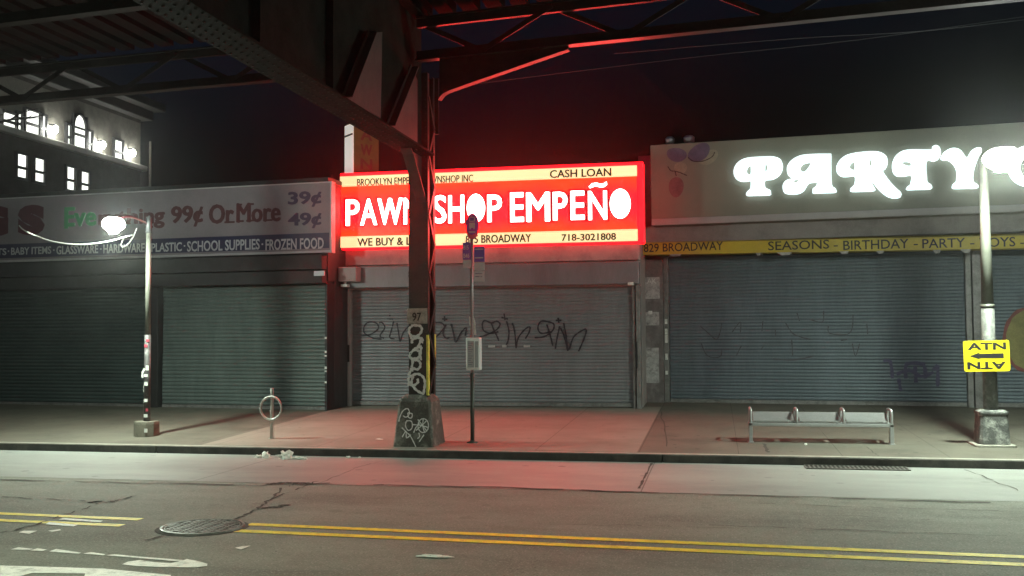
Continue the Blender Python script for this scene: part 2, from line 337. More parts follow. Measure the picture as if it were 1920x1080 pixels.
def shutter(name, parent, x0, x1, z0, z1, y, pitch, m, depth=.022, seed=0):
    mb = MB(); rnd = random.Random(seed); n = max(3, int(round((z1-z0)/pitch))); p = (z1-z0)/n; prof = []
    for i in range(n):
        zb = z0 + i*p; j = rnd.uniform(-.003, .003)
        for t, d in ((0, 0), (.16, -.6), (.42, -1), (.68, -.85), (.88, -.35)): prof.append((y + d*depth + j, zb + t*p))
    prof.append((y, z1))
    nx = 26; xs = [x0+(x1-x0)*k/nx for k in range(nx+1)]
    vs_ = [(x, a + .006*math.sin(b*1.7+x*2.3+seed) + .016*mnoise.noise((x*1.1, b*2.6, seed*3.7)) + .010*max(0, mnoise.noise((x*2.7, b*5, seed+9))), b) for a, b in prof for x in xs]; W = nx+1
    mb.add(vs_, [(r*W+c, r*W+c+1, (r+1)*W+c+1, (r+1)*W+c) for r in range(len(prof)-1) for c in range(nx)])
    o = mb.build(name, m, parent)
    b = MB(); b.box(x0, x1, y-.035, y+.02, z0-.09, z0-.005); b.build('bottom_bar', M['shfr'], o)
    return o

# ------------------------------------------------------------------ ground
def sheet(name, x0, x1, ys_zs, m, nx=40):
    mb = MB(); xs = [x0+(x1-x0)*i/nx for i in range(nx+1)]; W = nx+1
    mb.add([(x, y, z) for y, z in ys_zs for x in xs], [(r*W+c, r*W+c+1, (r+1)*W+c+1, (r+1)*W+c) for r in range(len(ys_zs)-1) for c in range(nx)])
    return mb.build(name, m)
ground = struct(sheet('ground', -400, 400, [(-300, -.06), (500, -.06)], M['asphalt'], 4))
road = struct(sheet('road', -80, 80, [(4, 0), (12.86, 0)], M['asphalt'], 8))
gut = struct(sheet('gutter', -80, 80, [(12.86, .004), (15.81, .004)], add_joints(M['gutter'], 6.1, 0, .016, .3, ox=.95), 8))
walk = struct(sheet('sidewalk', -80, 80, [(15.95, zs(15.95)), (34, zs(34))], M['walk'], 8))
M['walk2'] = add_joints(mat('newer_concrete', (.235, .205, .175), .8, var=.18, scale=1.1, fine=90, bump=.12, stain=(.17, .15, .125), stain_amt=.6, stain_scale=.8), 1.84, 1.55, .012, .4, ox=1.0, oy=-.35); add_spots(M['walk2'], 3.3, .10, (.06, .055, .05), .8)
struct(sheet('pavement_slab', -8.6, -1.22, [(15.961, zs(15.961)+.004), (23.2, zs(23.2)+.004)], M['walk2'], 8))
kb = MB(); 
for a, b in ((-80, -9.35), (-9.34, -.83), (-.82, 5.5), (5.51, 80)): kb.box(a, b, 15.8, 15.955, -.1, .122)
kerb = struct(kb.build('kerb', M['kerb'], bevel=.012))
kt = MB(); kt.box(-80, 80, 15.812, 15.96, .1215, .1335); kt.build('kerb_cap', M['kerbtop'], kerb, bevel=.004)
ow = MB(); ow.box(-80, 80, -14, 4, -.05, .13); struct(ow.build('near_pavement', M['walk']))

def flat(mb, pxs, z):
    mb.add([PZ(x, y, z) for x, y in pxs], [tuple(range(len(pxs)))])
def yline(ya, yb, x0, x1, wid, name):
    mb = MB(); n = 60
    L, Rr = [], []
    for i in range(n+1):
        x = x0+(x1-x0)*i/n; y = ya + (yb-ya)*(x+8)/10.6; j = .008*mnoise.noise((x*3, y, 1)); k = .012*mnoise.noise((x*5, 7, 2))
        L.append((x, y+wid/2+j, .005)); Rr.append((x, y-wid/2+k, .005))
    mb.add(L+Rr, [(i, i+1, n+2+i, n+1+i) for i in range(n)]); return mb.build(name, M['yellow'], road)
for ya, yb in ((10.16, 9.74), (9.80, 9.42)):
    yline(ya, yb, -4.86, 60, .135, 'yellow_line'); yline(ya+.02, yb, -60, -6.15, .13, 'yellow_line')
wm = MB()
flat(wm, [(0, 1060), (100, 1063), (195, 1066), (320, 1078), (325, 1090), (300, 1100), (150, 1100), (160, 1075), (60, 1074), (38, 1080), (0, 1096)], .0055)
flat(wm, [(228, 1058), (240, 1053), (262, 1050), (290, 1054), (320, 1056), (335, 1053), (350, 1048), (372, 1052), (389, 1057), (388, 1061), (365, 1064), (300, 1063), (255, 1061)], .0055)
for a in ([(20, 1030), (35, 1026), (62, 1029), (55, 1031)], [(56, 1032), (70, 1028), (88, 1030), (80, 1033)], [(92, 1034), (105, 1029), (152, 1036), (148, 1038)], [(156, 1038), (170, 1035), (198, 1039), (194, 1041)], [(200, 1041), (214, 1039), (268, 1044), (345, 1050), (340, 1053), (270, 1047)],
          [(35, 998), (45, 995), (70, 995), (55, 1001)], [(90, 995), (112, 992), (115, 994), (98, 997)], [(440, 1027), (455, 1024), (470, 1023), (452, 1030)], [(85, 983), (92, 979), (146, 984), (138, 987)], [(110, 974), (118, 971), (193, 976), (188, 979)]):
    flat(wm, a, .0062)
wm.build('white_marking', M['white'], road)
ck = MB(); cz = [.0068]
def crack(px, wd, jit=3.0, seed=0, skip=.16):
    rnd = random.Random(seed); pts = []
    for (a, b) in zip(px[:-1], px[1:]):
        n = 7
        for i in range(n):
            t = i/n; pts.append(PZ(a[0]+(b[0]-a[0])*t + rnd.uniform(-jit, jit), a[1]+(b[1]-a[1])*t + rnd.uniform(-jit, jit)*.3, cz[0]))
    cz[0] += .0003
    for i in range(len(pts)-1):
        if rnd.random() < skip: continue
        ww = wd*rnd.uniform(.4, 1.3); ck.ribbon([pts[i], pts[i+1]], (0, 0, 1), ww)
crack([(395, 1000), (435, 975), (470, 962), (500, 940), (530, 915), (555, 907)], .03, 4, 1)
crack([(480, 953), (520, 950), (545, 945)], .05, 5, 2); crack([(500, 940), (560, 915), (600, 900)], .02, 4, 3)
crack([(0, 1000), (60, 985), (110, 968), (180, 945), (220, 938), (260, 928)], .03, 4, 4)
crack([(165, 941), (190, 940), (218, 941)], .07, 4, 5); crack([(265, 1015), (300, 1005), (325, 1001)], .025, 4, 6)
crack([(0, 932), (100, 936), (170, 940)], .02, 4, 15)
crack([(1330, 985), (1500, 990), (1700, 998), (1919, 1006)], .016, 4, 7); crack([(1400, 942), (1600, 950), (1800, 955), (1919, 960)], .016, 4, 8)
crack([(1560, 965), (1680, 972), (1790, 975)], .012, 4, 9)
crack([(960, 982), (1200, 985), (1400, 990)], .010, 4, 10)
crack([(0, 899), (200, 904), (480, 910), (620, 906), (800, 911), (960, 914), (1190, 922), (1500, 932), (1919, 944)], .045, 3, 11)
crack([(500, 908), (545, 904), (590, 907)], .11, 4, 16)
crack([(1222, 868), (1210, 893), (1196, 920)], .03, 1.0, 12, 0); crack([(1810, 880), (1860, 900), (1919, 922)], .02, 4, 13)
crack([(600, 905), (680, 873), (730, 862)], .012, 3, 14)
ck.build('crack', M['crack'], road)
ckw = MB()
def wcrack(px, wd, seed):
    rnd = random.Random(seed); pts = []
    for (a, b) in zip(px[:-1], px[1:]):
        for i in range(6):
            t = i/6; pts.append(PS(a[0]+(b[0]-a[0])*t + rnd.uniform(-2, 2), a[1]+(b[1]-a[1])*t) + Vector((0, 0, .004+.0002*seed)))
    ckw.ribbon(pts, (0, 0, 1), wd)
wcrack([(1432, 832), (1437, 842), (1441, 850)], .05, 1); wcrack([(1238, 772), (1246, 800), (1252, 845)], .02, 2); wcrack([(1625, 838), (1640, 850), (1648, 856)], .015, 3)
ckw.build('crack', M['crack'], walk)

# ------------------------------------------------------------------ discount store (left)
A = Frame((-8.62, 21.61), (-4.26, 21.263)); SHOPS = 'shuttered shops along the far pavement'
A = Frame((-8.62, 21.61), (-8.62+.9968*4, 21.61-.0797*4))
sa = A.root('shop_building', 'long low dark shop with green grey roller shutters under the big discount sign board', 'shop building', SHOPS)
b = MB(); b.box(-30, .0, .12, 9, 3.22, 5.46); b.box(-30, 0, .45, 9, 0.1, 3.22); b.build('wall', M['wallA'], sa)
b = MB(); b.box(-30, .03, .06, 9.05, 5.46, 5.58); b.build('parapet_cap', M['dark'], sa, bevel=.01)
b = MB(); b.box(-30, -.02, -.16, .118, 3.47, 3.80); b.build('fascia', M['wallA'], sa, bevel=.01)
b = MB(); b.box(-30, -.03, -.10, .449, 3.16, 3.45); b.build('shutter_housing', M['wallA'], sa, bevel=.015)
for x0, x1, s in ((-4.42, -.06, 1), (-9.6, -4.80, 2), (-15, -9.95, 3)):
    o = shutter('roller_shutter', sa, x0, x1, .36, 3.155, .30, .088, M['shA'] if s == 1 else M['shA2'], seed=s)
b = MB()
for x0, x1 in ((-4.79, -4.44), (-9.94, -9.62)): MB().box(x0, x1, .1, .448, .1, 3.155).build('pilaster', M['dark'], sa, bevel=.01)
b = MB(); b.box(-.055, .0, .08, .445, .2, 3.155); b.build('shutter_guide', M['dark'], sa)
sx, sz = A.at(598, 513, .12)
b = MB(); b.box(sx-.12, sx+.14, -.135, -.102, sz-.05, sz+.06); b.build('notice_plate', M['busw'], sa, bevel=.004)
b = MB()
for zz in (.9, 1.15, 1.22, 1.5, 1.58, 1.9): MB().box(-.052, -.004, .068, .079, zz, zz+random.uniform(.03, .07)).build('sticker', M['sticker'], sa)
ss = A.root('shop_sign', 'long unlit white board selling goods at 99 cents or more, with a navy strip below', 'shop sign')
yo = .02
b = MB(); b.box(-30, .14, -yo, .115, 3.86, 5.44); b.build('sign_panel', M['panelA'], ss)
b = MB(); b.box(-30, .10, -yo-.008, -yo-.001, 3.95, 4.30); b.build('navy_strip', M['bandA'], ss)
b = MB(); b.box(-30, .17, -yo-.05, -yo-.0085, 3.845, 3.90); b.box(.14, .185, -yo-.048, .115, 3.84, 5.46); b.box(-30, .14, -yo-.03, .114, 5.44, 5.465); b.build('sign_frame', M['frameA'], ss, bevel=.006)
O = yo+.002
A.txt('lettering', '39¢', M['purple'], ss, 541, 602, 359, 388, O, bold=.015, smear=.035)
A.txt('lettering', '49¢', M['purple'], ss, 541, 602, 399, 428, O, bold=.015, smear=.035)
def serif(body, m, xl, xr, yt, yb, slabs):
    o = A.txt('lettering', body, m, ss, xl, xr, yt, yb, O, bold=.0 if 'M' in body else .015, smear=.05 if 'M' in body else .035)
    b2 = MB()
    for xa, xb, yy in slabs:
        a, z = A.at(xa, yy, O); c, _ = A.at(xb, yy, O); b2.box(a, c, -O-.009, -O-.0005, z-.022, z+.022)
    if slabs: b2.build('letter_serif', m, o)
    return o
serif('99¢', M['brownred'], 322, 380, 386, 425, [])
serif('Or', M['brownred'], 393, 438, 383, 419, [(421, 440, 417)])
serif('More', M['brownred'], 445, 525, 380, 416, [(444, 457, 415), (462, 476, 414), (444, 454, 384), (466, 476, 383), (499, 511, 413)])
serif('ing', M['brownred'], 262, 308, 391, 428, [(272, 287, 426)])
serif('Eve', M['green'], 122, 180, 388, 424, [(121, 128, 392), (121, 128, 427)])
serif('ryth', M['brownred'], 186, 258, 392, 430, [])
A.txt('lettering', 'S', M['maroon'], ss, 34, 84, 384, 441, O, bold=.09)
A.txt('lettering', 'G', M['maroon'], ss, -44, 15, 386, 444, O, bold=.09)
O2 = yo+.0095
for body, xl, xr, yt, yb in (('FROZEN FOOD', 498, 607, 447, 468), ('SCHOOL SUPPLIES', 351, 487, 450, 470), ('PLASTIC', 284, 341, 455, 472), ('HARDWARE', 194, 271, 457, 474), ('GLASSWARE', 106, 184, 460, 476), ('BABY ITEMS', 21, 96, 463, 477), ('GIFTS', -30, 12, 466, 479)):
    A.txt('lettering', body, M['txtA'], ss, xl, xr, yt, yb, O2, bold=.02, thick=.003)
for xx, yy in ((492, 458), (346, 461), (278, 464), (189, 467), (101, 469), (16, 471)):
    a, z = A.at(xx, yy, O2); b = MB(); b.box(a-.02, a+.02, -O2-.003, -O2, z-.018, z+.018); b.build('separator_dot', M['txtA'], ss)

# ------------------------------------------------------------------ pawn shop (middle)
B = Frame((-8.42, 22.75), (-1.5, 22.75))
sb = B.root('shop_building', 'narrow middle shop with a wide tagged grey roller shutter under the glowing red sign', 'shop building', SHOPS)
b = MB(); b.box(-.2, 6.80, .35, 9, .1, 3.05); b.box(-.2, 6.80, .05, 9, 3.05, 5.60); b.build('wall', M['wallB'], sb)
b = MB(); b.box(-.2, 6.79, -.10, .048, 3.62, 4.06); b.build('fascia', M['wallB'], sb, bevel=.01)
b = MB(); b.box(-.2, 6.79, -.24, .048, 3.08, 3.58); b.build('shutter_housing', M['shB'], sb, bevel=.02)
psh = shutter('roller_shutter', sb, -.04, 6.60, .42, 3.10, .18, .074, M['shB'], depth=.014, seed=5)
b = MB(); b.box(-.20, -.05, .02, .345, .2, 3.075); b.build('door_frame', M['boxgrey'], sb, bevel=.01)
for q4 in ((6.61, 6.67, .06, .345, .2, 3.075), (6.69, 6.79, .0, .345, .2, 3.075)): MB().box(*q4).build('shutter_guide', M['shfr'], sb, bevel=.008)
for q4 in ((-.10, -.055, -.012, .018, 1.35, 1.75), (6.69, 6.715, -.03, -.001, 1.2, 1.8)): MB().box(*q4).build('lock_bar', M['dark'], sb)
# graffiti on the shutter
KX, KY, KS = 640, 560, 1920/580
tags = [
 [(125,230),(180,222),(230,185),(215,150),(170,145),(140,175),(145,215),(200,245),(250,250)], [(235,150),(252,148),(270,180),(240,230),(265,245)], [(300,92),(303,130)], [(283,122),(322,126)], [(325,140),(310,200),(300,240),(330,250)], [(345,150),(355,210),(365,265),(380,220),(400,190),(420,170)],
 [(570,150),(620,150),(640,175),(610,215),(585,240)], [(640,108),(640,140)], [(625,125),(657,128)], [(650,160),(630,215),(650,245),(672,240)], [(680,155),(695,210),(710,270),(740,215),(775,180),(768,232)],
 [(858,237),(900,225),(960,195),(985,160),(965,140),(930,150),(890,135),(875,160),(885,200),(930,215),(975,205)], [(930,150),(945,190),(965,230),(977,262)], [(1010,92),(1016,132)], [(993,116),(1034,126)], [(1025,140),(1040,200),(1035,260),(1020,290),(1000,300)], [(1060,150),(1075,200),(1085,308)], [(1085,300),(1100,240),(1140,190),(1170,175),(1165,210),(1142,248)],
 [(1200,242),(1260,235),(1310,200),(1320,160),(1290,145),(1240,140),(1220,180),(1240,215),(1300,205)], [(1275,160),(1295,220),(1312,292)], [(1345,118),(1350,150)], [(1330,135),(1366,135)], [(1355,170),(1340,240),(1328,312)], [(1360,180),(1385,240),(1405,325)], [(1380,150),(1395,230),(1410,320),(1440,240),(1490,200),(1520,192),(1510,240),(1480,310),(1472,326)]]
gb = MB()
for i, st in enumerate(tags):
    off = -.18+.022+.0006*i
    pts = [(lambda q: (q[0], -off, q[1]))(B.at(KX+x/KS, KY+y/KS, off)) for x, y in st]
    gb.ribbon(smooth_path(pts, k=4), (0, -1, 0), .034)
gb.build('graffiti', M['sprayk'], psh)
a, z = B.at(946, 649, -.15); b = MB(); b.box(a-.05, a+.05, .115, .135, z-.03, z+.03); b.box(a-.38, a-.22, .12, .14, z-.03, z+.02); b.box(a+.45, a+.6, .12, .14, z-.03, z+.02); b.build('lock_plate', M['bench'], psh, bevel=.004)
a, z0 = B.at(634, 528, .55); c, z1 = B.at(668, 500, .55)
ab = thing('alarm_box', 'square grey metal box fixed between the discount and pawn shop fronts', 'alarm box', B.o + Vector((0, -.2, z0)))
b = MB(); b.box(a, c, -.36, .19, 0, z1-z0); b.build('casing', M['boxgrey'], ab, bevel=.02)
b = MB(); b.tube([(a+.12, -.2, .0), (a+.12, -.2, -.06)], .03); b.box(a+.04, a+.2, -.3, -.1, -.12, -.06); b.build('camera_eye', M['sticker'], ab, bevel=.01)
a, z = B.at(1183, 532, .24)
sl = thing('security_light', 'small white fixture at the top right corner of the tagged middle shutter', 'security light', B.o + Vector((a, -.24, z)))
b = MB(); b.box(-.06, .06, -.12, -.002, -.035, .03); b.build('light_body', M['sticker'], sl, bevel=.01)

# glowing sign
OS = .34
ps = B.root('lit_shop_sign', 'glowing red lightbox sign with white pawn shop letters and two cream strips', 'lit sign')
x0, zb = B.at(638, 463, OS); x1, zt = B.at(1194, 310, OS)
zb_, zt_ = 4.04, 5.70
def zat(y, x=915): return B.at(x, y, OS)[1]
z_bt, z_bb, z_tt, z_tb = zat(437), zat(458), zat(321), zat(340)
b = MB(); b.box(x0-.02, x1+.14, -OS+.02, .045, z_bb-.05, z_tt+.09); b.build('cabinet', M['redmetal'], ps, bevel=.02)
b = MB(); b.box(x0+.02, x1-.01, -OS, -OS+.019, z_bt+.004, z_tb-.004); face = b.build('lit_face', M['redbox'], ps)
b = MB(); b.box(x0, x1, -OS-.03, -OS+.018, z_tb, z_tt); b.build('lit_strip', M['cream'], ps)
b = MB(); b.box(x0-.02, x1, -OS-.03, -OS+.018, z_bb, z_bt); b.build('lit_strip', M['cream'], ps)
b = MB()
for k in range(9):
    xx = x0 + .3 + k*.82; MB().box(xx, xx+.10, -.2, -.1, z_tt+.0905, z_tt+.12+random.random()*.03).build('mounting_bracket', M['dark'], ps)
OT = OS+.004
def big(body, xl, xr, yt, yb):
    bb_ = .0 if body in 'MW' else .012
    B.txt('letter_outline', body, M['redline'], ps, xl-2.2, xr+2.2, yt-2.6, yb+2.6, OS+.001, bold=bb_, thick=.004, smear=.045)
    B.txt('lettering', body, M['letw'], ps, xl, xr, yt, yb, OS+.006, bold=bb_, thick=.012, smear=.026 if body in 'MW' else .006)
def oval(cx, cy, rx, ry):
    for m_, g, o_, nm in ((M['redline'], 2.2, OS+.001, 'letter_outline'), (M['letw'], 0, OS+.006, 'lettering')):
        pts = []
        for k in range(28):
            t = 2*math.pi*k/28; pts.append(B.at(cx+(rx+g)*math.cos(t), cy+(ry+g)*math.sin(t), o_))
        shape_obj(nm, pts, [], m_, ps, -o_, .012 if g == 0 else .004)
big('P', 649, 674, 374, 423); big('A', 676, 707, 373, 422); big('W', 709, 754, 372, 421); big('N', 757, 790, 371, 420)
big('S', 812, 837, 366, 419); big('H', 841, 870, 366, 418); oval(892.5, 390, 17, 26.5); big('P', 914, 941, 365, 416)
big('E', 957, 982, 361, 416); big('M', 988, 1030, 361, 415); big('P', 1037, 1064, 360, 413); big('E', 1070, 1096, 358, 412); big('N', 1103, 1138, 358, 412); oval(1163, 382, 19.5, 28)
til = [(1104, 350), (1110, 344), (1118, 342.5), (1126, 345), (1132, 344), (1137, 340.5), (1138.5, 346), (1133, 350.5), (1126, 351.5), (1117, 349), (1110, 351.5), (1106, 353)]
shape_obj('lettering', [B.at(x, y, OS+.006) for x, y in til], [], M['letw'], ps, -OS-.006, .012)
OB = OS+.031
B.txt('lettering', 'BROOKLYN EMPEÑO PAWNSHOP INC', M['bktext'], ps, 670, 887, 328, 345, OB, bold=.0, thick=.003, smear=.022)
B.txt('lettering', 'CASH LOAN', M['bktext'], ps, 1031, 1146, 317, 332, OB, bold=.01, thick=.003, smear=.022)
B.txt('lettering', 'WE BUY & LOAN', M['bktext'], ps, 670, 812, 445, 460, OB, bold=.012, thick=.003, smear=.022)
B.txt('lettering', '815 BROADWAY', M['bktext'], ps, 873, 996, 440, 455, OB, bold=.012, thick=.003, smear=.022)
B.txt('lettering', '718-3021808', M['bktext'], ps, 1053, 1155, 438, 451, OB, bold=.012, thick=.003, smear=.022)
# blade sign on the roof, turned half towards the street
BY = 23.1; pc = PY(662, 300, BY); zt = PY(655, 228, BY).z; rzb = R(-45)
Lx = (PY(662, 300, BY).x-PY(647, 300, BY).x)/.43; Ly = (PY(707, 300, BY).x-PY(662, 300, BY).x)/.88; Z0 = 5.2
bl = thing('blade_sign', 'tall yellow projecting sign with stacked letters and a pale lit edge', 'blade sign', (pc.x, BY, Z0), rzb)
b = MB(); b.box(-Lx, 0, .02, Ly, 0, zt-Z0); b.build('sign_box', M['bladef'], bl, bevel=.01)
b = MB(); b.box(-Lx+.005, -.005, -.012, .018, .1, zt-Z0-.04); b.build('lit_edge', M['bladeL'], bl)
zz = PY(655, 251, BY).z-Z0; b = MB(); b.box(-Lx-.004, .004, -.02, -.013, zz-.025, zz+.02); b.build('edge_strap', M['dark'], bl)
for ch, yt, yb in (('P', 216, 236), ('A', 244, 264), ('W', 272, 292), ('N', 299, 318)):
    za, zc = PY(685, yt, BY+.3).z-Z0, PY(685, yb, BY+.3).z-Z0
    o = text_obj('lettering', ch, M['bladet'], bl, 0, Ly*.42, zc, za, 0, thick=.004, smear=.05)
    o.rotation_euler = (0, 0, R(90)); o.location = (.001, Ly*.30, 0)
b = MB(); b.bar((-Lx/2, Ly/2, .0), (-Lx/2, Ly/2, -.3), .05, .05); b.build('bracket', M['dark'], bl)

# ------------------------------------------------------------------ party store (right)
Cf = Frame((-1.15, 24.27), (5.72, 23.53))
sc_ = Cf.root('shop_building', 'right hand shop with blue grey roller shutters behind the bench, under lit party letters', 'shop building', SHOPS)
b = MB(); b.box(-.62, 30, .40, 9, .1, 3.9); b.box(-.62, 30, .05, 9, 3.9, 6.25); b.build('wall', M['wallC'], sc_)
b = MB(); b.box(-.60, -.06, .02, .398, .2, 3.75); b.build('pilaster', M['pil'], sc_, bevel=.012)
b = MB()
for (xa, ya, xb, yb) in ((1208, 520, 1237, 560), (1210, 585, 1236, 610), (1209, 652, 1236, 718)):
    p_, z1 = Cf.at(xa, ya, -.01); q_, z0 = Cf.at(xb, yb, -.01); MB().box(p_, q_, .012, .0195, z0, z1).build('torn_poster', M['post'], sc_)
Cf.txt('graffiti', 'AK', M['sticker'], sc_, 1213, 1231, 522, 532, -.008, thick=.003)
a, z = Cf.at(1219, 586, 0); b = MB(); b.box(a-.04, a+.05, .0, .011, z-.04, z+.04); b.build('sticker', M['sticker'], sc_)
csh = shutter('roller_shutter', sc_, .07, 6.55, .43, 3.80, .22, .076, M['shC'], depth=.015, seed=8)
csh2 = shutter('roller_shutter', sc_, 7.0, 12.5, .43, 3.80, .22, .076, M['shC'], depth=.015, seed=9)
for q4 in ((-.055, .06, .1, .398, .2, 3.8), (6.56, 6.68, .1, .398, .2, 3.8), (6.70, 6.98, .06, .398, .2, 3.8)): MB().box(*q4).build('shutter_guide', M['shfr'], sc_, bevel=.008)
b = MB()
for zz in (1.0, 1.35, 1.75, 1.95, 2.2): MB().box(-.03, .03, .085, .098, zz, zz+random.uniform(.06, .2)).build('sticker', M['sticker'], sc_)
b = MB(); b.box(-.60, 30, -.45, .048, 3.84, 4.02); b.build('shutter_housing', M['dark'], sc_, bevel=.01)
b = MB(); b.box(-.60, 30, -.30, .048, 4.10, 4.50); b.build('fascia', M['wallC'], sc_, bevel=.01)
# faded tags
def tagset(fr, parent, strokes, ox, oy, sc, m, wd, off0):
    g = MB()
    for i, st in enumerate(strokes):
        off = off0+.0006*i
        g.ribbon(smooth_path([(lambda q: (q[0], -off, q[1]))(fr.at(ox+x/sc, oy+y/sc, off)) for x, y in st], k=4), (0, -1, 0), wd)
    return g.build('graffiti', m, parent)
S6 = 1920/740
tagset(Cf, csh, [[(345,185),(385,220),(425,250),(445,200),(450,170)], [(500,215),(540,165),(540,220)], [(650,160),(645,210)], [(710,200),(712,235)], [(760,170),(800,225),(880,250)], [(815,120),(828,160)], [(885,155),(940,165),(945,110)], [(968,185),(975,220),(1060,225),(1085,190),(1088,130)], [(1030,255),(1060,250)], [(1155,175),(1160,225)], [(640,300),(655,280)], [(790,250),(795,330)], [(1085,270),(1100,330),(1120,270)], [(350,270),(380,330),(440,335),(450,300)], [(520,330),(545,280)], [(700,345),(800,350),(900,330)]], 1180, 540, S6, M['sprayf'], .022, -.22+.024)
tagset(Cf, csh, [[(1235,355),(1270,360),(1280,440)], [(1345,440),(1350,370),(1430,375),(1440,440)], [(1390,380),(1395,460)], [(1480,400),(1500,380),(1500,480)], [(1300,420),(1360,400),(1420,430),(1480,410)], [(1310,440),(1320,500)], [(1340,370),(1400,365),(1440,372)]], 1180, 540, S6, M['sprayp'], .07, -.22+.036)
g = MB(); ring = []
for k in range(33):
    t = 2*math.pi*k/32; a, z = Cf.at(1925+42*math.cos(t), 637+58*math.sin(t), -.18); ring.append((a, .178, z))
g.ribbon(ring, (0, -1, 0), .07); g.build('graffiti', mat('spray_red', (.20, .06, .055), .6, var=.3), csh2)
g = MB(); g.add([(a, .188, z) for a, _, z in ring[:-1]], [tuple(range(32))]); g.build('graffiti', mat('spray_olive', (.22, .19, .07), .6, var=.3), csh2)
# sign board
OC = .80
cs = Cf.root('shop_sign', 'grey sign board with glowing white party letters and painted balloons', 'shop sign')
sx0, st0 = Cf.at(1219, 268, OC); zt = Cf.at(1500, 255, OC)[1]; zb = Cf.at(1500, 411, OC)[1]
b = MB(); b.box(sx0, 26, -OC, .045, zb, zt); b.build('sign_board', M['boardC'], cs, bevel=.015)
b = MB(); b.box(sx0+.02, 26, -OC-.05, -OC-.002, zb-.02, zb+.13); b.build('sign_ledge', M['trimC'], cs, bevel=.012)
LX, LY, LS = 1350, 260, 1920/510
letters = {
 'P': ([(188,400),(190,376),(208,358),(215,342),(215,297),(195,299),(150,300),(112,281),(95,242),(105,195),(140,155),(200,133),(300,126),(370,125),(420,140),(441,177),(438,222),(415,260),(370,286),(318,294),(318,338),(332,352),(354,362),(358,382),(350,396),(260,400)],
       [[(215,190),(197,198),(187,224),(196,246),(215,250)], [(318,180),(330,186),(334,208),(328,228),(318,232)]]),
 'R_': ([(786,115),(770,106),(640,108),(560,120),(500,155),(473,200),(478,250),(508,276),(520,284),(490,285),(458,300),(441,335),(450,375),(480,389),(550,388),(592,365),(620,322),(640,310),(682,308),(682,326),(668,343),(654,352),(652,374),(662,383),(740,382),(815,378),(821,362),(808,345),(795,336),(788,300),(786,180)],
       [[(640,168),(592,176),(567,203),(575,228),(598,231),(622,205)], [(522,290),(555,286),(545,305),(526,308)]]),
 'R': ([(925,371),(921,350),(935,338),(948,318),(950,264),(900,267),(856,264),(826,236),(823,190),(850,145),(900,112),(980,95),(1080,88),(1140,98),(1178,130),(1183,180),(1168,212),(1150,228),(1195,295),(1240,345),(1278,381),(1273,411),(1232,419),(1185,408),(1140,376),(1100,332),(1076,298),(1076,320),(1090,345),(1090,366),(1000,372)],
       [[(948,165),(925,175),(915,200),(928,215),(948,218)], [(1057,145),(1068,150),(1070,182),(1057,190)]]),
 'T': ([(1320,359),(1320,340),(1340,325),(1348,300),(1350,258),(1295,264),(1245,260),(1220,228),(1217,170),(1240,120),(1290,85),(1360,75),(1488,76),(1500,55),(1525,45),(1550,60),(1559,100),(1545,140),(1510,157),(1460,160),(1462,288),(1470,310),(1492,326),(1490,353),(1400,358)],
       [[(1345,165),(1300,160),(1288,172),(1310,187),(1345,190)]]),
 'Y': ([(1560,133),(1578,98),(1620,71),(1660,65),(1700,82),(1742,133),(1770,90),(1805,65),(1842,64),(1846,95),(1830,122),(1810,170),(1790,240),(1788,295),(1800,312),(1820,326),(1818,346),(1730,350),(1650,351),(1640,335),(1648,316),(1668,298),(1672,232),(1650,182),(1612,152),(1575,150)], []),
 'C': ([(2330,95),(2340,190),(2300,150),(2240,125),(2170,130),(2130,170),(2125,230),(2165,285),(2240,300),(2320,270),(2335,295),(2260,335),(2170,340),(2080,300),(2035,220),(2045,130),(2110,65),(2200,45),(2290,70)], [])}
OL = OC+.12
for k_, (outer, holes) in letters.items():
    cvt = lambda L: [Cf.at(LX+x/LS, LY+y/LS, OL) for x, y in L]
    so = [tuple(p[:2]) for p in smooth_path([(x, y, 0) for x, y in cvt(outer)], True, 4)]
    sh = [[tuple(p[:2]) for p in smooth_path([(x, y, 0) for x, y in cvt(h)], True, 4)] for h in holes]
    L = shape_obj('channel_letter', so, sh, M['channel'], cs, -OL, .012)
    shape_obj('letter_return', so, sh, M['chret'], L, -OC-.03, .088)
def blob(cx, cy, rx, ry, rot, m, nm, off):
    pts = []
    for k in range(26):
        t = 2*math.pi*k/26; ex, ey = rx*math.cos(t), ry*math.sin(t)*(1+.12*math.sin(t)); c_, s_ = math.cos(R(rot)), math.sin(R(rot))
        pts.append(Cf.at(cx+ex*c_-ey*s_, cy+ex*s_+ey*c_, off))
    return shape_obj(nm, pts, [], m, cs, -off, .002)
blob(1269, 289, 19, 13, 8, M['balp'], 'painted_balloon', OC+.001); blob(1310, 285, 23, 15, -35, M['balp'], 'painted_balloon', OC+.0035); blob(1268, 349, 14, 19, 4, M['balr'], 'painted_balloon', OC+.001); blob(1276, 314, 12, 11, 0, M['baly'], 'painted_balloon', OC+.0045); blob(1328, 294, 20, 12, -30, M['baly'], 'painted_balloon', OC+.001)
g = MB()
for i, st in enumerate(([(1252, 312), (1258, 320), (1266, 321), (1276, 324), (1288, 329)], [(1266, 322), (1268, 330)], [(1290, 295), (1300, 302), (1318, 302), (1335, 294), (1340, 285)])):
    o_ = OC+.0075+.0005*i; g.ribbon(smooth_path([(lambda q: (q[0], -o_, q[1]))(Cf.at(x, y, o_)) for x, y in st]), (0, -1, 0), .02)
g.build('balloon_string', M['bktext'], cs)
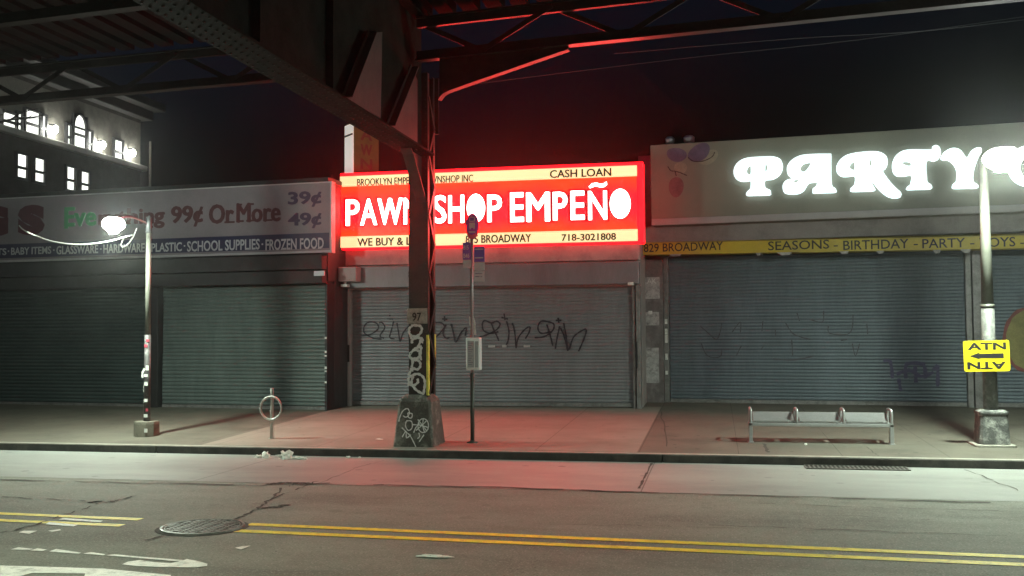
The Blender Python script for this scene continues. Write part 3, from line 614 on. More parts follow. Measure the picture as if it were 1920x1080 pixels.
# yellow strip awning
OA = .62
aw = Cf.root('awning_strip', 'long yellow awning band listing the street address and party goods', 'awning')
ax0 = Cf.at(1199, 465, OA)[0]; az1, az0 = Cf.at(1560, 448, OA)[1], Cf.at(1560, 471, OA)[1]
mb = MB(); n = 60; xs = [ax0+(12-ax0)*i/n for i in range(n+1)]
def zbw(x): return az0 + .012*mnoise.noise((x*1.3, 0, 3))
vs_ = []
for x in xs:
    y = -OA + .012*mnoise.noise((x*.9, 2, 0)); tilt = -.012*(x-3.2)
    vs_ += [(x, y, zbw(x)+tilt), (x, y-.003, az1+tilt), (x, .04, az1+.10+tilt), (x, .04, az0+.02+tilt)]
mb.add(vs_, [(4*i+a, 4*i+4+a, 4*i+4+c, 4*i+c) for i in range(n) for a, c in ((0, 1), (1, 2), (2, 3), (3, 0))] + [(0, 1, 2, 3), (4*n, 4*n+1, 4*n+2, 4*n+3)])
mb.build('awning_cloth', M['bandC'], aw)
OW = OA+.014
def awt(body, xl, xr, yt, yb): Cf.txt('lettering', body, M['txtC'], aw, xl, xr, yt, yb, OW, bold=.008, thick=.003)
awt('829 BROADWAY', 1207, 1356, 455, 471); awt('SEASONS', 1440, 1555, 451, 468); awt('BIRTHDAY', 1581, 1704, 449.5, 467); awt('PARTY', 1729, 1810, 447, 464.5); awt('TOYS', 1836, 1904, 445, 463)
for xa, yy in ((1563, 460), (1713, 457.5), (1819, 456), (1913, 455)): awt('-', xa, xa+8, yy, yy+2.2)
b = MB()
for x, y in ((1265, 476), (1422, 474), (1470, 474), (1582, 472), (1650, 471), (1756, 470), (1810, 469)):
    a, z = Cf.at(x, y, OA-.05); wd = random.uniform(.08, .22); b.slab([(a-wd, -OA+.03, z+.03), (a+wd, -OA+.03, z+.03), (a+wd*.6, -OA+.03, z-.05), (a-wd*.2, -OA+.03, z-.06)], (0, .004, 0))
b.build('torn_edge', M['post'], aw)
# roof vents
for px, py, s, lab in ((1256, 262, .95, 'small bright metal vent cap nearest the left end of the party sign roof'), (1292, 259, 1.2, 'wider dull metal vent cap on the party sign roof, second from its left end')):
    a, z = Cf.at(px, py, 0.3); p = Cf.o + Cf.u*a - Cf.inw*.3
    v = thing('roof_vent', lab, 'roof vent', (p.x, p.y, zt-.02), 0, 'vents on the party shop roof')
    b = MB(); b.lathe(0, 0, [(.05*s, 0), (.05*s, .12)], 12); b.build('pipe', M['vent'], v, smooth=True)
    b = MB(); b.lathe(0, 0, [(.06*s, .12), (.10*s, .13), (.11*s, .24), (.07*s, .28)], 14); b.build('cap', M['vent'], v, smooth=True)

# ------------------------------------------------------------------ tall brick building far left
BX = -21.0
tb = thing('brick_building', 'tall dark brick building with lit windows and floodlights behind the discount store', 'building', (BX, 26, 0))
def bp(x, y): p = PX(x, y, BX); return p.y-26, p.z
ye = bp(263, 300)[0]; ztop = bp(265, 208)[1]
b = MB(); b.box(-14, -.0, -18, ye, 0, ztop); b.build('wall', M['brick'], tb)
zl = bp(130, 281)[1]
b = MB(); b.box(.0, .003, -18, ye, zl+.14, zl+1.75); b.build('floodlit_wall_band', mat('floodlit_brick', (.17, .16, .135), .85, var=.25, scale=4, fine=30), tb)  # floodlight wash put into the colour: paler sheet over the same brick
b = MB(); b.box(.002, .22, -18, ye+.15, zl-.05, zl+.14); b.build('ledge', M['ledge'], tb, bevel=.02)
b = MB(); b.box(-14.2, .75, -18, ye+.5, ztop, ztop+.30); b.box(-14.1, .35, -18, ye+.3, ztop-.35, ztop); b.build('cornice', M['corn'], tb, bevel=.03)
def window(xa, xb, yt, yb, arched=False):
    xm = (xa+xb)/2; ya, yb_ = bp(xa, yt)[0], bp(xb, yt)[0]; z1, z0 = bp(xm, yt)[1], bp(xm, yb)[1]
    fr = MB(); d = .07
    fr.box(.004, .10, ya-d, ya, z0-d, z1); fr.box(.004, .10, yb_, yb_+d, z0-d, z1); fr.box(.004, .10, ya, yb_, z0-d, z0); 
    zm = z0+(z1-z0)*.42; fr.box(.034, .09, ya, yb_, zm-.04, zm+.04)
    pane = MB()
    if arched:
        r = (yb_-ya)/2; c = (ya+yb_)/2; arc = [(c+r*math.cos(t), z1-r*1.4+1.4*r*math.sin(t)) for t in [math.pi*k/12 for k in range(13)]]
        pane.add([(.03, ya, z0), (.03, yb_, z0)] + [(.03, y, z) for y, z in arc], [tuple(range(15))])
        arc2 = [(c+(r+d)*math.cos(t), z1-r*1.4+(1.4*r+d)*math.sin(t)) for t in [math.pi*k/12 for k in range(13)]]
        for i in range(12): fr.slab([(.004, *arc[i]), (.004, *arc[i+1]), (.004, *arc2[i+1]), (.004, *arc2[i])], (.096, 0, 0))
        fr.box(.034, .09, ya, yb_, z1-r*1.4-.03, z1-r*1.4+.03)
    else:
        fr.box(.004, .10, ya-d, yb_+d, z1, z1+d); pane.add([(.03, ya, z0), (.03, yb_, z0), (.03, yb_, z1), (.03, ya, z1)], [(0, 1, 2, 3)])
    o = fr.build('window', M['wfr'], tb); pane.build('pane', M['winl'], o)
for a in ((2, 26, 213, 240), (30, 37, 213, 247), (45, 71, 209, 252), (76, 83, 218, 258), (123, 129, 235, 274), (162, 169, 247, 287), (212, 227, 264, 301), (29, 47, 290, 333), (62, 80, 298, 341), (122, 137, 314, 356), (149, 164, 323, 363)): window(*a)
window(136, 158, 216, 281, True)
for x, y in ((104, 243), (193, 272), (250, 287), (-40, 208)):
    pf = PX(x, y, BX+.22); yy, z = pf.y-26, pf.z
    b = MB(); b.lathe(0, 0, [(.02, .13), (.06, .10), (.085, 0), (.06, -.09), (.02, -.12)], 12)
    o = b.build('floodlight', M['flood'], tb, smooth=True); o.location = (.22, yy, z)
    b = MB(); b.bar((-.22, 0, .16), (0, 0, .16), .05, .05); b.build('bracket', M['dark'], o)
yy, z = bp(272, 310); b = MB(); b.tube([(.2, ye+.35, z-1), (.2, ye+.35, z+.9)], .05); b.build('drain_pipe', M['brick'], tb)
# bare tree at the left edge
tr = thing('bare_tree', 'bare black tree reaching a thin branch across the lit windows of the brick building', 'tree', (-14.9, 24.6, 0))
p_ = lambda x, y, Y=24.6: PY(x, y, Y) - Vector((-14.9, 24.6, 0))
base = p_(-60, 260)
b = MB(); b.tube([(base.x-.1, 0, 0), (base.x, 0, 2.5), (base.x+.03, 0, 4.5), (base.x-.05, .1, 7.2), (base.x-.2, .2, 9)], [.16, .13, .11, .07, .02]); b.build('trunk', M['bark'], tr, smooth=True)
b = MB()
for st, r in (([(-60, 258), (-25, 238), (0, 229), (22, 224), (50, 222), (80, 216)], .05), ([(0, 229), (20, 224), (35, 214), (55, 207), (72, 203)], .035), ([(-20, 236), (-5, 218), (5, 214), (12, 206)], .03), ([(45, 222), (58, 218), (62, 213)], .02), ([(-60, 240), (-30, 200), (-5, 180)], .05), ([(30, 219), (48, 222), (70, 221), (78, 223)], .02)):
    pts = smooth_path([p_(x, y) for x, y in st], k=3); b.tube(pts, [r*(1-.75*i/(len(pts)-1)) for i in range(len(pts))], 6)
b.build('branch', M['bark'], tr, smooth=True)

# ------------------------------------------------------------------ elevated railway
er = thing('elevated_railway', 'dark riveted steel railway viaduct overhead with one laced column on a concrete block', 'elevated railway', (-4.85, 16.5, 0))
EO = Vector((-4.85, 16.5, 0))
def E(p): return Vector(p) - EO
CX0, CX1, CY0, CY1 = -5.02-EO.x, -4.685-EO.x, 16.28-EO.y, 16.74-EO.y
ZC = 6.4
b = MB()
for ya, yb, s in ((CY0, CY0+.022, 1), (CY1-.022, CY1, -1)):
    b.box(CX0, CX1, ya, yb, .9, ZC)
    fy0, fy1 = (ya+.022, ya+.11) if s == 1 else (yb-.11, yb-.022)
    b.box(CX0, CX0+.02, fy0, fy1, .9, ZC); b.box(CX1-.02, CX1, fy0, fy1, .9, ZC)
col = b.build('column', M['steel'], er, bevel=.004)
b = MB(); z = 1.0; k = 0
while z < ZC-.5:
    y0, y1 = (CY0+.05, CY1-.05) if k % 2 == 0 else (CY1-.05, CY0+.05)
    b.bar((CX1+.008, y0, z), (CX1+.008, y1, z+.5), .075, .012, (1, 0, 0)); b.bar((CX0-.008, y0, z), (CX0-.008, y1, z+.5), .075, .012, (1, 0, 0)); z += .5; k += 1
b.build('lacing', M['steel'], col)
b = MB()
for i in range(46):
    for x in (CX0+.035, CX1-.035):
        b.lathe(x, 0, [(.011, 0), (.008, .008)], 6)
        for v in range(len(b.v)-12, len(b.v)): q = b.v[v]; b.v[v] = (q[0], CY0-q[2], 1.1+i*.115 + (q[1]))
b.build('rivet', M['steel'], col)
b = MB(); zy = PY(803, 628, 16.3).z; b.box(CX1+.001, CX1+.006, CY0-.004, CY0+.075, .98, zy); b.box(CX1-.03, CX1+.001, CY0-.006, CY0-.001, .98, zy); b.build('yellow_edge', M['elyel'], col)
b = MB(); zy0, zy1 = PY(817, 690, 16.7).z, PY(817, 627, 16.7).z; b.box(CX1+.001, CX1+.006, CY1-.07, CY1, zy0, zy1); b.build('yellow_edge', M['elyel'], col)
def cp(x, y, off): p = E(PY(x, y, 16.28-off)); return p
a = cp(763, 607, .012); c = cp(801, 578, .012)
b = MB(); b.box(a.x, c.x, CY0-.011, CY0-.002, a.z, c.z); npl = b.build('number_plate', M['plate'], col, bevel=.003)
text_obj('lettering', '97', M['bktext'], npl, cp(773, 600, .012).x, cp(790, 600, .012).x, cp(780, 602, .012).z, cp(780, 586, .012).z, CY0-.0115, thick=.002, bold=.02)
S1 = 3.6
def stroke(mb, st, conv, nrm, wd, k=4): mb.ribbon(smooth_path([conv(x, y) for x, y in st], k=k), nrm, wd)
g = MB()
for i, st in enumerate(([(210,180),(245,185),(255,212),(235,245),(200,255),(175,240),(170,205),(190,182),(215,180)], [(180,250),(185,270),(190,302)], [(188,278),(215,266),(245,265),(260,275),(255,300)], [(250,275),(230,325),(203,350)], [(203,340),(255,322)], [(252,325),(246,370),(247,404),(256,406)], [(205,342),(178,370),(174,395),(200,405),(235,395),(240,360),(215,345)], [(183,420),(215,414),(240,425),(245,455),(225,478),(195,470),(190,492)], [(195,420),(185,470),(165,520)], [(172,575),(165,540),(190,518),(230,508),(265,530),(276,570),(270,620),(264,640),(225,622),(195,590),(185,560),(198,520)], [(202,588),(230,562),(224,540)], [(158,580),(185,582)])):
    o_ = .003+.0006*i; stroke(g, st, lambda x, y: cp(720+x/S1, 560+y/S1, o_), (0, -1, 0), .042)
g.build('graffiti', M['spray'], col)
# concrete block
def oct_(x0, x1, y0, y1, z, c): return [(x0+c, y0, z), (x1-c, y0, z), (x1, y0+c, z), (x1, y1-c, z), (x1-c, y1, z), (x0+c, y1, z), (x0, y1-c, z), (x0, y0+c, z)]
bx0, bx1, by0, by1 = -5.25-EO.x, -4.545-EO.x, 16.10-EO.y, 16.88-EO.y
rings = []
for z, ins, c in ((.10, 0, .03), (.2, .01, .03), (.5, .04, .035), (.88, .075, .045), (.93, .10, .06), (.99, .155, .09)):
    rings.append(oct_(bx0+ins, bx1-ins, by0+ins, by1-ins, z, c))
b = MB(); b.loft(rings); pb = b.build('concrete_block', M['plinth'], er, bevel=.012)
fn = Vector((0, -(.93-.14), -(.085))).normalized()   # front face leans back
fp0 = Vector((-4.9, 16.10, .10)); 
def fp(x, y, off):
    n_ = Vector((0, -1, .09)).normalized(); return E(on(x, y, n_, fp0 + n_*off))
g = MB()
loops = [[(100,830),(110,790),(130,755),(160,742),(172,775),(150,800),(128,790)], [(160,770),(190,778),(185,805),(165,800),(160,772)], [(150,825),(185,828),(190,870),(165,890),(145,860),(150,828)], [(120,870),(150,900),(180,930),(215,1000)], [(122,935),(148,895),(152,940),(182,918)], [(270,918),(238,965)], [(200,905),(215,870),(240,840)], [(195,850),(250,855),(298,870)], [(265,810),(262,860),(275,905)], [(215,890),(262,850),(285,825)], [(228,815),(262,858),(290,895)], [(235,905),(240,930),(225,945)],
         [(265+36*math.cos(t), 857+47*math.sin(t)) for t in [2*math.pi*k/12 for k in range(13)]]]
for i, st in enumerate(loops): o_ = .012+.0006*i; stroke(g, st, lambda x, y: fp(720+x/S1, 560+y/S1, o_), (0, -1, .1), .018)
g.build('graffiti', M['spray'], pb)
# cross girder running out over the road
zb = 4.98; GY0 = 3.0-EO.y; gx = -4.80-EO.x
b = MB(); b.box(gx-.24, gx+.24, GY0, CY0-.01, zb, zb+.035); b.box(gx-.012, gx+.012, GY0, CY0-.01, zb+.035, 7.2); b.box(gx-.2, gx+.2, GY0, CY0-.01, 7.2, 7.24)
b.box(gx-.09, gx-.012, GY0, CY0-.01, zb+.035, zb+.13); b.box(gx+.012, gx+.09, GY0, CY0-.01, zb+.035, zb+.13)
cg = b.build('cross_girder', M['girder'], er, bevel=.004)
k = GY0+.6
while k < CY0-4.2:
    b = MB(); b.box(gx+.012, gx+.11, k, k+.02, zb+.13, 7.2); b.box(gx+.012, gx+.03, k+.02, k+.1, zb+.13, 7.2); b.box(gx-.11, gx-.012, k, k+.02, zb+.13, 7.2); k += 2.1; b.build('stiffener', M['girder'], cg)
def rivets(parent, pts, nrm, m, r=.016):
    nrm = Vector(nrm).normalized(); a_ = nrm.orthogonal().normalized(); c_2 = nrm.cross(a_); mb_ = MB()
    for p in pts:
        p = Vector(p); mb_.loft([[p + (a_*math.cos(t)+c_2*math.sin(t))*q + nrm*h for t in [math.pi/3*k for k in range(6)]] for q, h in ((r, -.001), (r*.8, r*.45), (r*.3, r*.65))])
    return mb_.build('rivet_rows', m, parent)
yy_ = [GY0 + .06 + .13*k for k in range(int((CY0-GY0)/.13))]
rivets(cg, [(gx+s_, y, zb-.001) for y in yy_ for s_ in (-.19, -.06, .06, .19)], (0, 0, -1), M['gusset2'])
rivets(cg, [(gx+.0905, y, zb+.085) for y in yy_], (1, 0, 0), M['gusset2'])
def brace_plate(pxs):
    """sloping stiffener plate on the near side of the web, with an angle along its leading edge"""
    P_ = [E(PX(x, y, -4.70)) for x, y in pxs]; mb_ = MB(); mb_.slab(P_, (.016, 0, 0)); o = mb_.build('gusset_plate', M['gusset'], cg)
    a_, b_ = P_[0], P_[1]; mb_ = MB(); mb_.bar(a_+Vector((.07, 0, 0)), b_+Vector((.07, 0, 0)), .13, .02, (0, -1, 1)); mb_.bar(a_+Vector((.018, 0, 0)), b_+Vector((.018, 0, 0)), .018, .11, (0, -1, 1)); mb_.build('edge_angle', M['gusset'], o)
M['gusset'] = mat('el_gusset_grey', (.06, .05, .047), .55, .1, var=.35, scale=3, bump=.2)
brace_plate([(725, 236), (770, 126), (781, 150), (781, 282), (762, 262)])
brace_plate([(643, 182), (690, 62), (715, 60), (712, 222)])
# knee brace from column to cross girder (a curved plate under the girder)
b = MB(); kc = [(CY0, 4.22), (CY0-.05, 4.30), (CY0-.72, 4.90), (CY0-.86, 4.97)]
b.slab([(gx-.01, y, z) for y, z in kc] + [(gx-.01, CY0, 4.97)], (.02, 0, 0))
b.loft([[(gx-.09, y-.0, z), (gx+.09, y, z), (gx+.09, y-.012, z-.016), (gx-.09, y-.012, z-.016)] for y, z in kc]); b.build('knee_brace', M['steel'], er)
# lattice side girders over the pavement edge
def girder(p, q, zl_, zu, npan, phase, mk='steel'):
    p, q = Vector((*p, 0))-EO, Vector((*q, 0))-EO; d = (q-p); n_ = Vector((-d.y, d.x, 0)).normalized()
    mb_ = MB()
    for z, s in ((zl_, 1), (zu, -1)):
        mb_.bar(p+Vector((0, 0, z)), q+Vector((0, 0, z)), .17, .025); mb_.bar(p+Vector((0, 0, z+.075*s))+n_*.02, q+Vector((0, 0, z+.075*s))+n_*.02, .022, .15); mb_.bar(p+Vector((0, 0, z+.075*s))-n_*.02, q+Vector((0, 0, z+.075*s))-n_*.02, .022, .15)
    g_ = mb_.build('side_girder', M[mk], er)
    mb_ = MB()
    for i in range(npan):
        a, c = p+d*(i/npan), p+d*((i+1)/npan); m_ = (a+c)/2; off = n_*(.05 if i % 2 else .052)
        mb_.bar(a+Vector((0, 0, zu-.05))+off, m_+Vector((0, 0, zl_+.05))+off, .018, .085, (0, 0, 1)); mb_.bar(m_+Vector((0, 0, zl_+.05))-off, c+Vector((0, 0, zu-.05))-off, .018, .085, (0, 0, 1))
    mb_.build('lattice', M[mk], g_)
    return g_
GR = ((-4.72, 15.80), (16.0, 12.95)); GLf = ((-30.0, 18.6), (-4.95, 16.25))
girder(*GR, 6.47, 7.16, 9, 0); girder(*GLf, 6.47, 7.16, 11, 0, 'girder')
girder((-30, 14.9), (16, 9.6), 6.45, 7.2, 20, 0, 'girder'); girder((-30, 10.4), (16, 5.4), 6.45, 7.2, 20, 0, 'girder')
# curved red-lit knee brace to the right
n_ = Vector((.137, 1, 0)).normalized(); gp0 = Vector((-4.72, 15.80, 0))
def gp(x, y): return E(on(x, y, n_, gp0))
lo = smooth_path([gp(824, 186), gp(836, 173), gp(870, 160), gp(930, 139), gp(1005, 113), gp(1066, 92)], k=4)
b = MB(); topz = 6.46
pts = lo + [Vector((lo[-1].x, lo[-1].y, topz)), Vector((lo[0].x, lo[0].y, topz))]
b.slab(pts, n_*.02)
b.loft([[p - n_*.06, p + n_*.08, p + n_*.08 - Vector((0, 0, .02)), p - n_*.06 - Vector((0, 0, .02))] for p in lo]); b.build('knee_brace', M['steel'], er)
b = MB(); a = gp(812, 186); c = gp(826, 228); b.box(CX1-.02, CX1+.07, CY1-.02, CY1+.0, c.z, ZC); b.build('gusset_plate', M['steel'], er)
# timber deck
b = MB(); x = -30.0
while x < 18:
    ye_ = 16.1-.11*(x+4.8); b.box(x-EO.x, x+.26-EO.x, -3-EO.y, ye_-EO.y, 7.26+.001*(int(x*7) % 3), 7.46); x += .42
b.build('timber_deck', M['tie'], er)
b = MB(); b.add([E((-30, -3, 7.5)), E((18, -3, 7.5)), E((18, 13.6, 7.5)), E((-30, 18.9, 7.5))], [(0, 1, 2, 3)]); b.build('deck_cover', M['tie'], er)
# overhead cables on the right
for (xa, ya, xb, yb, Y, lab) in ((1480, 73, 1990, 30, 18.5, 'thin upper overhead cable crossing the dark sky right of the viaduct'), (1260, 112, 1990, 22, 20.5, 'faint lower overhead cable under the viaduct girder at right')):
    p, q = PY(xa, ya, Y), PY(xb, yb, Y); mid = (p+q)/2 - Vector((0, 0, .06))
    b = MB(); p2 = p + (p-q)*.7 ; b.tube(smooth_path([p2, p, mid, q, q+(q-p)*.8], k=5), .006, 5); tag(b.build('overhead_cable', M['wire']), lab, 'cable', 'overhead cables')

# ------------------------------------------------------------------ street lamps
def bowl(mb_, rx, ry, rz):
    rings = []
    for k in range(8):
        t = math.pi/2*k/7; r = math.cos(t) if k < 7 else .06
        rings.append([(rx*r*math.cos(a), ry*r*math.sin(a), -rz*math.sin(t)) for a in [2*math.pi*i/18 for i in range(18)]])
    up = [[(x*.98, y*.98, -z*.75) for x, y, z in q_r] for q_r in rings[1:6]]
    return mb_.loft(list(reversed(up)) + rings)
def lamp_head(root, head, top, arm_m, lens, rx, rz, led, power):
    h = head; b = MB(); mid = (h+top)/2 + Vector((0, 0, .10))
    b.tube(smooth_path([top - Vector((0, 0, .05)), mid, h + Vector((0, .12, rz*.62+.02))], k=6), .02, 8); b.build('arm', arm_m, root, smooth=True)
    b = MB(); rings = []
    for k in range(5):
        t = math.pi/2*k/4; r = max(.1, math.cos(t)); rings.append([(h.x+rx*.62*r*math.cos(a), h.y+rx*.7*r*math.sin(a), h.z+rz*.62+.06*math.sin(t)) for a in [2*math.pi*i/18 for i in range(18)]])
    b.loft(rings); b.build('lamp_housing', M['housing'], root, smooth=True)
    b = MB(); bowl(b, rx, rx*1.05, rz); o = b.build('lamp_lens', lens, root, smooth=True); o.location = h
    lm = mat('led_panel', (.9, .9, .9), .3, var=.01, emit=led, estr=power)
    b = MB(); zz = -rz-.012; b.loft([[(rx*.42*math.cos(a), rx*.42*math.sin(a), z) for a in [2*math.pi*i/20 for i in range(20)]] for z in (zz, zz+.006)]); b.build('led_panel', lm, o)
lb = PS(275, 817)
L1 = thing('street_lamp', 'slim pale street lamp with a stickered lower shaft and square brown base', 'street lamp', lb, 0, 'street lamps along the kerb')
b = MB(); s = .205
b.loft([[(x*k_, y*k_, z) for x, y in ((-1, -.5), (-.5, -1), (.5, -1), (1, -.5), (1, .5), (.5, 1), (-.5, 1), (-1, .5))] for k_, z in ((s, -.02), (s*.98, .22), (s*.94, .27))]); b.build('lamp_base', M['basebr'], L1, bevel=.01)
b = MB(); b.box(-.19, -.1, 0, 0, 0, 0) if False else None
ptop = PY(277, 437, lb.y) - lb; pst = PY(276, 628, lb.y).z - lb.z
b.v, b.f = [], []
b.tube([(0, 0, .27), (0, 0, pst)], [.062, .058], 14); shf = b.build('lower_shaft', M['poledk'], L1, smooth=True)
b = MB(); b.tube([(0, 0, pst), (0, 0, ptop.z)], [.052, .046], 14); b.build('upper_shaft', M['pole'], L1, smooth=True)
b = MB(); b.tube([(0, 0, ptop.z), (0, 0, ptop.z+.3)], [.058, .05], 12); b.build('pole_cap', M['dark'], L1, smooth=True)
def stickers(root, r, spots, m):
    mb_ = MB()
    for z, a0, da, hh in spots:
        ring = []
        for k in range(5):
            t = R(a0 + da*k/4); ring.append((math.cos(t), math.sin(t)))
        o = len(mb_.v); mb_.v += [(c*r, s_*r, z) for c, s_ in ring] + [(c*r, s_*r, z+hh) for c, s_ in ring]; mb_.f += [(o+i, o+i+1, o+6+i, o+5+i) for i in range(4)]
    return mb_.build('sticker', m, root)
stickers(shf, .0645, [(.34, 240, 70, .06), (.62, 250, 60, .06), (.80, 190, 50, .12), (.92, 250, 60, .07), (1.08, 240, 70, .05), (1.20, 275, 50, .09), (.55, 200, 30, .12)], M['sticker'])
stickers(shf, .0650, [(1.62, 240, 60, .06), (1.72, 275, 60, .05), (.45, 280, 40, .05)], M['stickr'])
b = MB(); pt = PY(267, 700, lb.y-.06)-lb; b.slab([pt+Vector((-.02, 0, -.08)), pt+Vector((.02, 0, -.08)), pt+Vector((.015, 0, 0)), pt+Vector((.06, 0, .08)), pt+Vector((.03, 0, .10)), pt+Vector((-.02, 0, .02))], (0, .004, 0)); b.build('torn_flyer', M['sticker'], shf)
b = MB(); b.box(.08, .14, -.215, -.206, .08, .15); b.build('sticker', M['sticker'], L1)
HL = Vector((lb.x, 15.75, PX(213, 418, lb.x).z)); HL = PY(213, 419, 16.05) - lb
lamp_head(L1, HL, ptop+Vector((0, 0, .22)), M['pink'], M['lens'], .19, .15, (.82, 1, .80), 7000)
# loose white cable hanging from the lamp
b = MB(); c_ = lambda x, y: PY(x, y, 16.0)
b.tube(smooth_path([Vector((lambda q: (A.o + A.u*q[0] - A.inw*.03) + Vector((0,0,q[1])))(A.at(36, 423, .03))), c_(44, 431), c_(65, 441), (c_(100, 453)), c_(150, 459), c_(200, 453.5), c_(233, 445), c_(248, 441)], k=5), .012, 6)
b.tube(smooth_path([c_(233, 444), c_(228, 455), c_(227, 460), c_(231, 463), c_(243, 455), c_(252, 440), c_(256, 428)], k=5), .009, 6)
tag(b.build('loose_cable', M['cable'], smooth=True), 'loose white cable sagging left from the lamp head in front of the discount sign', 'cable')

rb = PS(1860, 835)
L2 = thing('street_lamp', 'thick peeling street lamp behind the yellow arrow sign, on a flaking stone-like base', 'street lamp', rb, 0, 'street lamps along the kerb')
b = MB(); s = .235
def sq(k_, z): return [(x*k_, y*k_, z) for x, y in ((-1, -.8), (-.8, -1), (.8, -1), (1, -.8), (1, .8), (.8, 1), (-.8, 1), (-1, .8))]
b.loft([sq(s, .03), sq(s*.98, .1), sq(s*.88, .48), sq(s*.93, .51), sq(s*.93, .545), sq(s*.7, .57)]); lb2 = b.build('lamp_base', M['peel'], L2, bevel=.012)
b = MB(); b.loft([[(x*1.3, y*1.3, z) for x, y, z in sq(s, -.05)], [(x*1.3, y*1.3, z) for x, y, z in sq(s, .028)], [(x*1.22, y*1.22, z) for x, y, z in sq(s, .034)]]); b.build('footing', M['kerbtop'], L2, bevel=.006)
rtop = PY(1843, 300, rb.y) - rb; zmid = PY(1852, 575, rb.y).z - rb.z
lean = rtop.x
def sp_(z): return (lean*z/rtop.z, 0, z)
b = MB(); b.tube([sp_(.55), sp_(zmid)], [.112, .098], 16); sh2 = b.build('lower_shaft', M['polewr'], L2, smooth=True)
b = MB(); b.tube([sp_(zmid), sp_(rtop.z)], [.094, .066], 16); b.build('upper_shaft', M['pole'], L2, smooth=True)
for a_2, b_2, r_2 in ((zmid-.02, zmid+.04, .104), (zmid-.62, zmid-.58, .112)): MB().tube([sp_(a_2), sp_(b_2)], r_2, 16).build('pole_band', M['pole'], L2, smooth=True)
HR = PY(1880, 295, 16.25) - rb
lamp_head(L2, HR, rtop, M['pole'], M['lens2'], .28, .19, (.82, 1, .80), 4300)
# yellow location sign on that lamp
an = thing('location_sign', 'yellow board with black ATN, left arrow and upside down ATN strapped to the lamp', 'sign')
YS = rb.y-.135; p = PY(1808, 697, YS); q = PY(1893, 639, YS); an.location = (p.x, YS, p.z); W_, H_ = q.x-p.x, q.z-p.z
b = MB(); r_ = .03; pts = []
for cx, cz, a0 in ((W_-r_, r_, -90), (W_-r_, H_-r_, 0), (r_, H_-r_, 90), (r_, r_, 180)):
    pts += [(cx+r_*math.cos(R(a0+t)), -.004, cz+r_*math.sin(R(a0+t))) for t in (0, 30, 60, 90)]
b.slab(pts, (0, .008, 0)); b.build('board', M['atn'], an); an.rotation_euler = (0, R(-1.0), 0)
text_obj('lettering', 'ATN', M['atnk'], an, W_*.09, W_*.93, H_*.70, H_*.935, -.0045, thick=.002, bold=.035)
text_obj('lettering', 'ATN', M['atnk'], an, W_*.07, W_*.91, H_*.075, H_*.31, -.0045, thick=.002, bold=.035, flip=True)
b = MB(); hz = H_*.505; b.slab([(W_*.13, -.0066, hz), (W_*.37, -.0066, hz+H_*.12), (W_*.33, -.0066, hz+H_*.07), (W_*.87, -.0066, hz+H_*.075), (W_*.87, -.0066, hz-H_*.085), (W_*.33, -.0066, hz-H_*.07), (W_*.37, -.0066, hz-H_*.12)], (0, .002, 0)); b.build('arrow', M['atnk'], an)
b = MB(); b.box(W_*.42, W_*.66, .005, .05, H_*.2, H_*.26); b.box(W_*.42, W_*.66, .005, .05, H_*.7, H_*.76); b.build('strap', M['dark'], an)

# ------------------------------------------------------------------ bus stop pole
bb = PS(886, 830)
bs = thing('bus_stop_pole', 'thin dark bus stop pole with round sign, blue route panels and a timetable case', 'bus stop', bb)
yb0 = bb.y
def q_(x, y, d=0.0): return PY(x, y, yb0-d) - bb
ztop = q_(886, 402).z; zsp = q_(886, 700).z
b = MB(); b.tube([(0, 0, 0), (0, 0, zsp)], .036, 12); b.build('pole', M['busp'], bs, smooth=True)
b = MB(); b.tube([(0, 0, zsp), (0, 0, ztop-.05)], .028, 12); b.build('upper_pole', M['bust'], bs, smooth=True)
b = MB(); b.lathe(0, 0, [(.10, -.01), (.10, .012), (.05, .03), (.04, .05)], 16); b.build('pole_foot', M['busp'], bs, smooth=True)
tilt = R(18)
def panel(name, xl, xr, yt, yb, m, d=.05, parent=bs):
    a, c = q_(xl, yb, d), q_(xr, yt, d); mb_ = MB(); mb_.box(a.x, c.x, -d, -d+.006, a.z, c.z); return mb_.build(name, m, parent, bevel=.002)
a = q_(885.5, 425, .06); rr = (q_(898, 425, .06)-q_(873, 425, .06)).x/2; rz_ = (q_(885, 400, .06)-q_(885, 449, .06)).z/2
cz_ = (q_(885, 400, .06).z+q_(885, 449, .06).z)/2
def disc(rx, rz, y, m, nm, par, t0=0, t1=360, cx=a.x, cz=cz_):
    pts = [(cx+rx*math.cos(R(t0+(t1-t0)*k/28)), y, cz+rz*math.sin(R(t0+(t1-t0)*k/28))) for k in range(28 if t1-t0 == 360 else 29)]
    mb_ = MB(); mb_.slab(pts, (0, .006, 0)); return mb_.build(nm, m, par)
rs = disc(rr, rz_, -.06, M['busr'], 'round_sign', bs); disc(rr*.93, rz_*.80, -.0665, mat('bus_sign_bloom_tint', (.34, .05, .50), .45, var=.1), 'blue_disc', rs, cz=cz_+rz_*.16)  # blue disc, with the purple tint of the red bloom put into its colour
sg = MB(); u_ = rr
sg.box(a.x-.42*u_, a.x+.42*u_, -.0745, -.0675, cz_+.36*rz_, cz_+.72*rz_); sg.box(a.x-.42*u_, a.x+.42*u_, -.0745, -.0675, cz_-.12*rz_, cz_+.28*rz_); sg.box(a.x-.38*u_, a.x-.18*u_, -.0745, -.0675, cz_-.22*rz_, cz_-.12*rz_); sg.box(a.x+.18*u_, a.x+.38*u_, -.0745, -.0675, cz_-.22*rz_, cz_-.12*rz_); sg.box(a.x-.46*u_, a.x+.46*u_, -.0745, -.0675, cz_-.5*rz_, cz_-.38*rz_)
sg.build('bus_symbol', M['busw'], rs)
